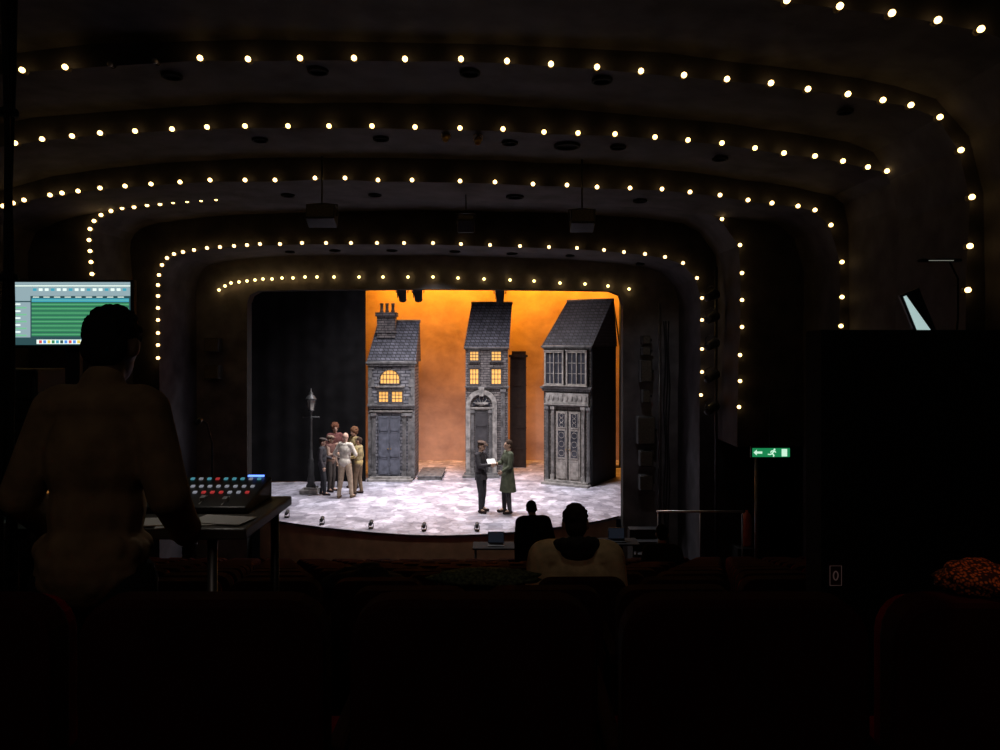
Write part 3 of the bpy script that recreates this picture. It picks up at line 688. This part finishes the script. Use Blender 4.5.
for nm,c,e in (('red',(1,.08,.08),.3),('cyan',(.2,.8,1),.25),('white',(.8,.85,1),.2),('green',(.1,.9,.3),.2),('orange',(1,.4,.08),.25)):
    mm=MB().box(-.006,.006,-.007,.007,0,.005).obj('k',emat('lit_key_'+nm,c,e)); keym[nm]=mm.data; bpy.data.objects.remove(mm)
rk=random.Random(3)
for r_ in range(3):
    for i in range(32):
        x=-.47+i*.031
        nm=['cyan','white','red'][r_] if rk.random()<.6 else rk.choice(['red','cyan','white','white','orange'])
        o=bpy.data.objects.new('lit_button',keym[nm]); COL.objects.link(o); o.parent=CO
        o.location=onc(x,[.9,.64,.44][r_]); o.rotation_euler=(sl,0,0)
fm_=MB().box(-.008,.008,-.012,.012,0,.012).box(-.0015,.0015,-.04,.04,-.001,.001).obj('k',mat('fader_grey',(.4,.4,.42),.4)); fmd=fm_.data; bpy.data.objects.remove(fm_)
for i in range(12):
    o=bpy.data.objects.new('fader',fmd); COL.objects.link(o); o.parent=CO; o.location=onc(-.44+i*.08,.2+rk.uniform(-.04,.04)); o.rotation_euler=(sl,0,0)
o=MB().box(-.03,.03,-.004,.004,0,.006).obj('indicator_light',emat('blue_strip',(.12,.25,1),2.5),CO); o.location=onc(.47,1.0)
MB().tube([(.3,.15,.0),(.3,.15,.2),(.3,.1,.28),(.3,.03,.3)],.004,6).cyl((.3,.04,.3),(.3,.0,.29),.009).obj('gooseneck',M_black,CO)  # added arm, put in to go with the table fill spot
for (x,y,r,z) in ((-1.0,2.4,.3,0),(-.9,2.43,-.2,.003),(-1.13,2.4,.1,.003)):
    o=MB().box(-.09,.09,-.055,.055,0,.0025).obj('paper_sheet',M_paper); o.location=(x,y,4.436+z); o.rotation_euler=(0,0,r); tag(o,'loose white paper sheet lying on the sound table','paper','papers on the sound table')
LT=root('laptop',(-1.66,2.42,4.436),'slim open laptop with dim screen on the sound table','laptop')
MB().box(-.12,.12,-.08,.08,0,.014).obj('base',M_steel,LT,bevel=.003)
MB().box(-.12,.12,.07,.078,.014,.09).obj('lid',M_blackp,LT)
mb=MB(); mb.box(-.11,.11,-.03,.06,.013,.0145)
for j in range(4):
    for i in range(10): mb.box(-.108+i*.0218,-.091+i*.0218,-.028+j*.022,-.011+j*.022,.014,.017)
mb.obj('keyboard',M_blackp,LT)
RK=root('equipment_rack',(-2.2,3.45,3.2),'black equipment rack with small dials beside the sound table','equipment rack')
MB().box(-.3,.16,-.15,.15,0,1.7).obj('body',M_blackp,RK,bevel=.01)
for j in range(6):
    o_=MB().box(-.28,.14,-.165,-.15,1.1+j*.095,1.18+j*.095).obj('rack_unit',M_black,RK,bevel=.003)
    for i in range(4):
        p=MB(); p.cyl((-.23+i*.1,-.165,1.14+j*.095),(-.23+i*.1,-.18,1.14+j*.095),.012,n=10); p.obj('knob',M_steel,o_)
ms=at(67.5,313.5,3.1)
MO=root('computer_monitor',(ms.x,3.1,4.436),'wide computer monitor showing green audio tracks','monitor')
zc=ms.z-4.436; hw=.258; hh=.13
MB().box(-hw-.012,hw+.012,.004,.035,zc-hh-.014,zc+hh+.01).obj('casing',M_blackp,MO,bevel=.004)
MB().box(-.03,.03,.035,.06,-1.37,zc).box(-.2,.2,-.03,.12,-1.376,-1.34).obj('stand',M_blackp,MO)
E=[emat('screen_grey_blue',(.3,.42,.46),1),emat('screen_white',(.85,1,.92),1.1),emat('screen_green',(.04,.26,.11),1),emat('screen_green_light',(.2,.55,.32),1),emat('screen_teal',(.06,.38,.5),1),emat('screen_dark',(.03,.08,.09),1),emat('screen_red',(.7,.1,.1),1),emat('screen_blue',(.1,.3,.8),1),emat('screen_yellow',(.8,.6,.1),1)]
mb=MB(); q=lambda a,b,c,d,mi,l=0: mb.quad(-hw+a*2*hw,-hw+b*2*hw,zc-hh+c*2*hh,zc-hh+d*2*hh,.003-l*.0006,mi)
q(0,1,0,1,5); q(0,1,.955,1,0,1); q(0,1,.93,.95,1,1); q(0,.2,.7,.925,0,1); q(.2,1,.78,.925,0,1)
for i in range(16): q(.22+i*.048,.25+i*.048,.86,.9,1 if i%3 else 4,2)
q(.0,.2,.12,.68,0,1)
for i in range(10): q(.02,.12 if i%2 else .17,.14+i*.055,.165+i*.055,1 if i%2 else 3,2)
for j in range(9):
    z0=.14+j*.068; q(.21,.99,z0,z0+.056,2 if j!=8 else 4,1)
    q(.21,.99,z0+.025,z0+.031,3,2)
for i in range(9): q(.22+i*.085,.27+i*.085,.755,.768,1,2)
q(.25,.75,.015,.085,1,2)
for i in range(14): q(.27+i*.034,.294+i*.034,.025,.075,[6,7,8,2,4,5,7][i%7],3)
mb.obj('screen',E,MO,fix=False)
mb=MB(); CX=-1.49
for k in range(5):
    pts=[(CX+.012*math.cos(k*1.3)+.01*math.sin(z*2+k),2.27+.012*math.sin(k*1.3)+.01*math.cos(z*3+k),z) for z in np.linspace(3.46,8.94,24)]
    mb.tube(pts,.008,6)
for z in (4.3,5.2,5.7,6.3): mb.lathe([(.028,z),(.03,z+.01),(.028,z+.02)],10,cx=CX,cy=2.27)
o=mb.obj('cable_bundle',M_blackbox); tag(o,'thick black cable bundle hanging from the ceiling','cable')

# ------------------------------------------------------------ right-hand control position
CA=root('equipment_case',(1.67,2.7,3.45),'tall black upright equipment case standing on castors','equipment case')
MB().box(-.54,.7,-.08,.08,.1,1.61).obj('body',M_blackbox,CA,bevel=.01)
for x in (-.54,.7): MB().box(x-.012,x+.012,-.09,-.075,.1,1.61).obj('edge_strip',M_blackbox,CA)
for x in (-.1,.3): MB().box(x-.06,x+.06,-.092,-.08,.8,.9).cyl((x-.04,-.1,.85),(x+.04,-.1,.85),.008).obj('handle',M_blackbox,CA)
for x,y in ((-.45,-.12),(.6,-.12),(-.45,.12),(.6,.12)):
    MB().cyl((x-.015,y,.05),(x+.015,y,.05),.05).box(x-.02,x+.02,y-.02,y+.02,.05,.12).obj('castor',M_black,CA)
MB().box(-.5,.66,-.14,.14,.085,.105).obj('base_board',M_blackbox,CA)
pl=at(835.5,575.5,2.61)
PLT=root('number_plate',(pl.x,2.613,pl.z),'small dark plate with pale outlined number 0','sign')
MB().box(-.024,.024,-.003,.003,-.038,.038).obj('plate',mat('plate_dark_red',(.06,.02,.02),.5),PLT,bevel=.002)
mb=MB()
for a,b_ in ((.02,.034),):
    pts=[(-a,-.005,-b_),(a,-.005,-b_),(a,-.005,b_),(-a,-.005,b_),(-a,-.005,-b_)]; mb.tube(pts,.0012,5)
pw=emat('plate_pale_glow',(.42,.25,.23),.06)  # pale marking colour with a faint self-glow added
mb.obj('border',pw,PLT)
mb=MB(); mb.tube([(.008*math.cos(t),-.005,.015*math.sin(t)) for t in np.linspace(0,2*math.pi,17)],.0022,5); mb.obj('numeral',pw,PLT)
tb=at(917,310,3.3)
TS=root('tablet_screen',(tb.x,3.3,5.05),'bright tilted screen seen nearly edge-on above the black case','screen')
Rs=Matrix.Translation((0,0,.1))@Matrix.Rotation(rad(-22),4,'Y')
MB().box(-.045,.045,-.008,.008,-.11,.1,0,Rs).obj('casing',M_blackp,TS)
mb=MB(); mb.add([(-.034,-.0095,-.1),(.025,-.0095,-.1),(-.02,-.0095,.09),(-.034,-.0095,.09)],[(0,1,2,3)],0,Rs); mb.obj('display',emat('cool_display',(.45,.62,.6),.85),TS,fix=False)
MB().box(-.1,.1,-.05,.08,-.14,-.0).obj('stand',M_blackp,TS)
gl=at(940,262,3.3)
GL=root('desk_lamp',(gl.x+.12,3.4,4.93),'small gooseneck desk lamp glowing faintly above a desk','desk lamp')
MB().tube([(0,0,0),(.02,0,.2),(.02,0,.38),(-.04,-.03,.46),(-.12,-.08,.455)],.004,8).obj('gooseneck',M_blackbox,GL)
MB().box(-.2,-.02,-.1,-.06,.447,.46).obj('lamp_head',M_blackbox,GL,bevel=.005)
MB().box(-.17,-.06,-.102,-.1,.449,.452).obj('lamp_strip',emat('lamp_strip_glow',(.4,.4,.34),.4),GL)
MB().box(-.06,.06,-.06,.06,-.02,.01).obj('lamp_base',M_black,GL)
CD=root('control_desk',(2.35,3.45,3.45),'black lighting control desk behind the case','desk')
MB().box(-.72,.9,-.25,.4,1.4,1.46).box(-.7,.85,.3,.34,.2,1.4).obj('desk_top',M_blackbox,CD)
for x in (-.66,.85): MB().box(x-.03,x+.03,-.2,.3,0,1.4).obj('desk_leg',M_blackbox,CD)
def lump(name,c,r,m,label,cat,amp=.25,sc=5,n=28):
    vs=[];fs=[]
    K=n//2
    for j in range(K+1):
        ph=math.pi*j/K
        for i in range(n):
            a=2*math.pi*i/n; d=Vector((math.sin(ph)*math.cos(a),math.sin(ph)*math.sin(a),math.cos(ph)))
            q=1+amp*mnoise.noise(d*sc*.5+Vector(c))+amp*.4*mnoise.noise(d*sc+Vector(c)); vs.append((d.x*r[0]*q,d.y*r[1]*q,max(-r[2]*.5,d.z*r[2]*q)))
    for j in range(K):
        for i in range(n):
            k=(i+1)%n; fs.append((j*n+i,j*n+k,(j+1)*n+k,(j+1)*n+i))
    o=MB().add(vs,fs,0,None,True).obj(name,m); o.location=c; return tag(o,label,cat)
def knit():
    m=bpy.data.materials.new('orange_red_knit'); m.use_nodes=True; nt=m.node_tree; b=nt.nodes['Principled BSDF']; b.inputs['Roughness'].default_value=.8
    tc=nt.nodes.new('ShaderNodeTexCoord'); v=nt.nodes.new('ShaderNodeTexVoronoi'); v.inputs['Scale'].default_value=150
    nt.links.new(tc.outputs['Object'],v.inputs['Vector']); r=nt.nodes.new('ShaderNodeValToRGB')
    r.color_ramp.elements[0].position=.25; r.color_ramp.elements[0].color=(.85,.2,.04,1); r.color_ramp.elements[1].position=.55; r.color_ramp.elements[1].color=(.04,.004,.004,1)
    nt.links.new(v.outputs['Distance'],r.inputs['Fac']); nt.links.new(r.outputs['Color'],b.inputs['Base Color']); return m
lump('knitted_scarf',(1.005,1.57,4.51),(.09,.06,.04),knit(),'orange-red chunky knitted scarf heaped on a seat back','scarf')
L=bpy.data.lights.new('scarf_fill_spot','SPOT'); L.energy=.4; L.color=(1,.45,.18); L.spot_size=rad(36); L.shadow_soft_size=.02  # added warm fill spot on the scarf, no lamp body modelled
o=bpy.data.objects.new('scarf_fill_spot',L); COL.objects.link(o); o.location=(1.03,1.42,4.93); o.rotation_euler=(rad(20),0,0)
lump('draped_coat',(at(362,575,4.9).x,4.95,zf(5.3)+.9),(.26,.16,.1),mat('black_wool',(.012,.012,.013),.9),'crumpled black coat draped over red seats','coat',.35,6)
lump('patterned_scarf',(at(485,588,4.1).x,4.12,zf(4.35)+.93),(.3,.1,.045),mat('green_patterned_cloth',(.16,.2,.1),.9,0,.9,60),'green patterned scarf laid along the seat backs','scarf',.25,8)

# ------------------------------------------------------------ exit sign etc.
es=at(771,452.5,13.6)
EX=root('exit_sign',(es.x,13.6,es.z),'green lit emergency exit sign with running figure and arrow','exit sign')
G=emat('exit_green',(.01,.22,.075),1.0); WH=emat('exit_white',(.6,.9,.7),1.0)
hw=.34; hz=.08
MB().box(-hw-.02,hw+.02,.0,.07,-hz-.02,hz+.02).box(-.02,.02,.02,.05,hz,.9).obj('casing',M_blackp,EX)
mb=MB(); mb.quad(-hw,hw,-hz,hz,-.004,0); mb.obj('green_panel',G,EX,fix=False)
mb=MB(); y=-.008
mb.add([(-.32,y,0),(-.26,y,-.055),(-.26,y,-.02),(-.16,y,-.02),(-.16,y,.02),(-.26,y,.02),(-.26,y,.055)],[(0,1,2,3,4,5,6)]); mb.obj('arrow',WH,EX,fix=False)
mb=MB(); mb.quad(.19,.29,-.07,.065,y); mb.obj('door_symbol',WH,EX,fix=False)
mb=MB(); mb.ell((.06,y,.055),(.018,.003,.018),n=10)
for a,b in (((.05,.03),(.02,-.02)),((.02,-.02),(.05,-.045)),((.05,-.045),(.04,-.075)),((.02,-.02),(-.02,-.035)),((-.02,-.035),(-.06,-.03)),((.05,.03),(.085,.005)),((.05,.03),(.01,.03)),((.01,.03),(-.01,.0))):
    mb.cyl((a[0],y,a[1]),(b[0],y,b[1]),.011,n=6)
mb.obj('running_figure',WH,EX)
pz=at(757,450,13.75)
o=MB().cyl((pz.x,13.78,0),(pz.x,13.78,3.1),.035).cyl((pz.x,13.78,0),(pz.x,13.78,.28),.06).obj('steel_post',M_steel); tag(o,'slim grey steel post below the exit sign','post')
zr=at(700,511.5,14.6).z
HR_=root('handrail',(3.0,14.6,0),'thin pale metal handrail beside the stage steps','handrail')
MB().cyl((.05,0,zr),(1.75,0,zr),.022).obj('rail',mat('pale_metal',(.6,.6,.58),.35,.5),HR_)
for x in (.08,.9,1.72): MB().cyl((x,0,0),(x,0,zr),.015).obj('rail_post',M_steel,HR_)
FE=root('fire_extinguisher',(at(747,530,15).x,15.0,at(747,546,15).z),'dull red fire extinguisher standing on a box by the wall','fire extinguisher')
MB().lathe([(.08,0),(.1,.03),(.1,.55),(.07,.64),(.03,.68),(.03,.72)],16).obj('cylinder',mat('extinguisher_red',(.6,.12,.06),.4),FE)
MB().box(-.02,.1,-.015,.015,.72,.75).box(-.02,.09,-.012,.012,.77,.79).box(-.01,.01,-.01,.01,.7,.78).obj('handle',M_black,FE)
MB().tube([(.02,0,.72),(.12,0,.66),(.14,0,.4),(.13,0,.2)],.012,8).obj('hose',M_black,FE)
o=MB().box(-.25,.25,-.2,.2,0,FE.location.z).obj('storage_box',M_black,bevel=.01); o.location=(FE.location.x,15,0); tag(o,'low black storage box against the side wall','box')
SS=root('stage_stairs',(2.85,15.7,0),'black treads leading down from the stage edge','stairs')
for i in range(5): MB().box(0,.7,-.3+i*.27,-.02+i*.27,0,.2*(i+1)-.01).obj('tread',M_blackp,SS,bevel=.006)
def proddesk(u,D,v,w,lab):
    p=at(u,v,D)
    T=root('table',(p.x,D,0),lab,'table','desks at the foot of the stage')
    h=p.z
    MB().box(-w/2,w/2,-.25,.25,h-.03,h).obj('table_top',M_blackbox,T,bevel=.005)
    for x in (-w/2+.05,w/2-.05):
        for y in (-.2,.2): MB().cyl((x,y,0),(x,y,h-.03),.018,n=8).obj('table_leg',M_black,T)
    Lp=root('laptop',(p.x,D-.02,p.z+.001),'open laptop with dim bluish screen on a production desk','laptop','laptops on production desks')
    MB().box(-.16,.16,-.12,.1,0,.015).obj('base',M_black,Lp)
    MB().box(-.16,.16,.1,.112,.015,.24).obj('lid',M_black,Lp)
    MB().quad(-.15,.15,.03,.23,.097).obj('display',emat('dim_display',(.03,.04,.06),.2),Lp,fix=False)
proddesk(496,14.7,545,.9,'small black production desk below the stage apron')
proddesk(617,14.6,541,.8,'small black desk beside the stage stairs')
for u,v in ((287,519),(322,526),(371,530),(424,532.5),(477,532.5)):
    D=3000/(v-347)+.14; p=at(u,v,D)
    FL=root('footlight',(p.x,D,1.0),'small black footlight lantern standing on the stage edge','stage light','footlights along the apron')
    MB().box(-.05,.05,-.04,.04,0,.03).cyl((-.05,0,.02),(-.05,0,.12),.008,n=6).cyl((.05,0,.02),(.05,0,.12),.008,n=6).obj('bracket',M_black,FL)
    MB().cyl((0,-.07,.1),(0,.07,.14),.035,.045,n=12).obj('lamp_housing',M_black,FL)
    MB().cyl((0,.07,.14),(0,.074,.141),.04,n=12).obj('lens',M_dglass,FL)

# ------------------------------------------------------------ ceiling fittings
def recess(idx,u,v,r):
    z0=arch_z(idx,(u-500)/F*ARCH[idx][1]); D=(z0-.03-CZ)*F/(HZ-v)
    D=max(min(D,ARCH[idx][2]-.2),ARCH[idx][1]+.15); x=(u-500)*D/F
    z=arch_z(idx,x)-.035
    o=MB().lathe([(r*.7,.04),(r*.75,-.0),(r*.8,-.03),(r,-.03),(r,-.012),(r*1.02,0)],20,0).obj('recessed_downlight',M_blackbox)
    o.location=(x,D,z); tag(o,'round black recessed downlight in the dark ceiling','ceiling light','recessed ceiling downlights')
for idx,u,v,r in ((6,318,70,.13),(6,470,72,.13),(6,172,74,.13),(6,602,79,.13),(6,845,108,.1),(5,381,138,.12),(5,510,142,.12),(5,567,145,.2),(5,618,146,.12),(5,260,139,.12),(5,720,156,.12),
    (4,375,195,.12),(4,515,196,.16),(4,288,194,.12),(4,640,200,.12),(2,392,250,.12),(2,455,251,.12),(2,335,250,.12),(2,512,253,.12),(2,290,251,.1),(2,570,255,.1),(2,640,262,.1)):
    recess(idx,u,v,r)
def hang_speaker(u,v,D,w,h,lab,ztop,tilt=25):
    p=at(u,v,D)
    H=root('hanging_speaker',(p.x,D,p.z),lab,'speaker','speakers hung under the ceiling')
    R_=Matrix.Rotation(rad(-tilt),4,'X')
    MB().box(-w/2,w/2,-.14,.14,-h/2,h/2,0,R_).obj('cabinet',M_blackp,H,bevel=.015)
    MB().box(-w/2+.02,w/2-.02,-.15,-.14,-h/2+.02,h/2-.02,0,R_).obj('grille',mat('speaker_grille',(.09,.08,.065),.7,0,.6,80),H)
    MB().tube([(-w/2-.01,0,0),(-w/2-.02,0,.18),(0,0,.2),(w/2+.02,0,.18),(w/2+.01,0,0)],.012,6).cyl((0,0,.2),(0,0,ztop-p.z),.014,n=8).obj('bracket',M_black,H)
hang_speaker(322,216,12.0,.46,.27,'black loudspeaker hung on a bracket under the ceiling',8.05)
hang_speaker(582,221,12.0,.38,.26,'black loudspeaker hung on a bracket under the ceiling',8.0)
hang_speaker(466,224,13.3,.3,.16,'small black loudspeaker tilted under the ceiling',7.7,45)
def spotlamp(x,y,z,lab,grp,rx=60,rz=0,sc=1.0,pole=None,lens=None,m=None):
    H=root('stage_spotlight',(x,y,z),lab,'stage light',grp); H.rotation_euler=(0,0,rz); H.scale=(sc,)*3
    m=m or M_black
    A=Matrix.Rotation(rad(rx),4,'X')
    MB().lathe([(.05,-.2),(.08,-.19),(.085,-.05),(.095,.0),(.095,.16),(.11,.165),(.11,.2),(.098,.2)],16,0,A).box(-.1,-.09,-.06,.06,-.1,.06,0,A).obj('lamp_housing',m,H)
    MB().lathe([(.09,.17),(.085,.178),(.03,.185)],16,0,A).obj('lens',lens or M_dglass,H)
    mb=MB().tube([(-.12,0,0),(-.13,0,.15),(0,0,.22),(.13,0,.15),(.12,0,0)],.012,6)
    if pole: mb.cyl((0,0,.22),(0,0,pole),.012,n=6)
    mb.obj('yoke',m,H); return H
for u,v in ((446,138),(478,141)): 
    p=at(u,v,11.0); spotlamp(p.x,11.0,p.z,'small brass-coloured spotlight fixed to the ceiling','small ceiling spotlights',-60,sc=.5,pole=.4,m=M_brass)
bx=at(713,350,14.9).x
o=MB().cyl((bx+.12,15.1,0),(bx+.12,15.1,6.6),.028).cyl((bx+.12,15.1,0),(bx+.12,15.1,.04),.2).obj('lighting_boom',M_black); tag(o,'vertical black pipe carrying side stage lamps','lighting pipe')
for v in (296,318,345,377,409):
    p=at(712,v,14.85); spotlamp(p.x,14.9,p.z,'black stage spotlight clamped to the vertical pipe','lamps on the side pipe',-75,rad(-40),.95)
o=MB().cyl((3.66,17.22,0),(3.66,17.22,6.0),.03).cyl((3.66,17.22,0),(3.66,17.22,.03),.09).obj('lighting_boom',M_steel); tag(o,'vertical dark pipe fixed beside the stage opening','lighting pipe')
M_spk=mat('charcoal_speaker_shell',(.022,.021,.022),.5,0,.2,10)
for v,w_,h_ in ((340,.18,.2),(351,.2,.2),(371,.26,.5),(396,.18,.3),(430,.4,.62),(458,.3,.35),(482,.3,.35)):
    p=at(641,v,17.15)
    H=root('wall_speaker',(p.x+.1,17.15,p.z),'black box loudspeaker mounted beside the stage opening','speaker','loudspeakers beside the stage opening')
    MB().box(-w_/2,w_/2,-.15,.15,-h_/2,h_/2).obj('cabinet',M_spk,H,bevel=.02)
    MB().box(-w_/2+.02,w_/2-.02,-.158,-.15,-h_/2+.02,h_/2-.02).obj('grille',MATS['speaker_grille'],H)
    MB().box(w_/2,w_/2+.06,-.02,.02,-.03,.03).obj('bracket',M_black,H)
mb=MB()
for k in range(3): mb.tube([(3.8+.05*k+.02*math.sin(z*3+k),17.33,z) for z in np.linspace(0.02,5.6,20)],.012,6)
o=mb.obj('wall_cable',M_blackp); tag(o,'loose black cables running down the front wall','cable')
for u,v in ((213,345),(213,372)):
    p=at(u,v,17.2); H=root('wall_speaker',(p.x,17.2,p.z),'small dark box loudspeaker mounted on the front wall','speaker','small speakers on the front wall')
    MB().box(-.17,.17,-.12,.14,-.16,.16).obj('cabinet',M_spk,H,bevel=.02)
    MB().box(-.15,.15,-.127,-.12,-.14,.14).obj('grille',MATS['speaker_grille'],H)
    MB().box(-.03,.03,.14,.21,-.03,.03).obj('bracket',M_black,H)
for u,v in ((402,296),(418,296),(500,297)):
    p=at(u,v,18.6)
    spotlamp(p.x,18.6,p.z+.08,'black stage lantern hanging above the set','lanterns hung above the stage',40,0,1.2,pole=1.25,m=M_blackbox,lens=M_blackbox)
o=MB().cyl((-6,18.6,8.0),(4,18.6,8.0),.03).cyl((-5.5,18.6,8),(-5.5,18.6,9.59),.008,n=6).cyl((3.5,18.6,8),(3.5,18.6,9.59),.008,n=6).obj('lighting_bar',M_black); tag(o,'black horizontal lighting bar above the stage','lighting bar')

# ------------------------------------------------------------ lights
def spot(loc,tgt,e,size,blend=.6,col=(1,1,1),soft=.08,name='stage_and_fill_beam'):
    L=bpy.data.lights.new(name,'SPOT'); L.energy=e; L.spot_size=rad(size); L.spot_blend=blend; L.color=col; L.shadow_soft_size=soft
    o=bpy.data.objects.new(name,L); COL.objects.link(o); o.location=loc
    o.rotation_euler=(Vector(tgt)-Vector(loc)).to_track_quat('-Z','Y').to_euler(); return o
def area(loc,tgt,e,sx,sy,col=(1,1,1),spread=180):
    L=bpy.data.lights.new('stage_and_fill_wash','AREA'); L.shape='RECTANGLE'; L.size=sx; L.size_y=sy; L.energy=e; L.color=col; L.spread=rad(spread)
    o=bpy.data.objects.new('stage_and_fill_wash',L); COL.objects.link(o); o.location=loc
    o.rotation_euler=(Vector(tgt)-Vector(loc)).to_track_quat('-Z','Y').to_euler(); return o
spot((-3.6,14.6,6.7),(-2.2,19.4,1),680,40,.8,(1,.96,.97))
spot((.6,14.6,6.7),(-.2,19.4,1),560,40,.8,(1,.96,.97))
spot((-1.6,14.4,6.8),(-1.2,23,3),380,36,.7,(1,.9,.85))
spot((-1.6,12.9,7.3),(-1.4,16.0,.5),90,60,.8,(1,.85,.7))  # added dim spot to brighten the apron board
spot((2.4,13.2,7.2),(4.2,17.4,3.4),40,50,.9,(.95,.93,1))  # fill spot brightening the front wall right of the opening
area((-1.6,19.3,8.2),(-1.6,19.8,1),470,5,1,(.96,.95,1),110)
area((-1.0,21.6,8.4),(-1.0,20.5,1),110,6,.6,(.95,.9,1),110)
area((.2,25.2,8.6),(.2,26.5,6.0),820,9,.3,(1,.36,.015))
area((.0,25.4,1.3),(.0,26.5,3.5),6,8,.2,(1,.4,.25))
area((.0,24.8,7.6),(-.5,22.5,1),50,8,.3,(1,.5,.2),120)
area((-1,-2,8.5),(-1,4,4),7,3,1,(1,.8,.65))  # added dim fill behind the camera, lifting the figures' backs
spot((HOODX+.1,3.4,8.5),(HOODX,4.5,3.8),16,12,.9,(1,.85,.65),name='coat_fill_spot')  # added narrow fill that brightens the seated coat, not a ceiling fitting
spot((-1.02,2.62,4.77),(-1.0,2.48,4.4),.5,125,.6,(1,.9,.8),.01,name='table_fill_spot')  # added fill to brighten the papers and table top
W=bpy.data.worlds.new('world'); S.world=W; W.use_nodes=True
W.node_tree.nodes['Background'].inputs[0].default_value=(.5,.5,.6,1); W.node_tree.nodes['Background'].inputs[1].default_value=.001
S.view_settings.view_transform='Standard'

cam=bpy.data.cameras.new('camera'); cam.lens=27; cam.sensor_width=36; cam.shift_y=-.028; cam.clip_start=.05; cam.clip_end=200
co=bpy.data.objects.new('camera',cam); COL.objects.link(co); co.location=(0,0,CZ); co.rotation_euler=(rad(90),0,0); S.camera=co
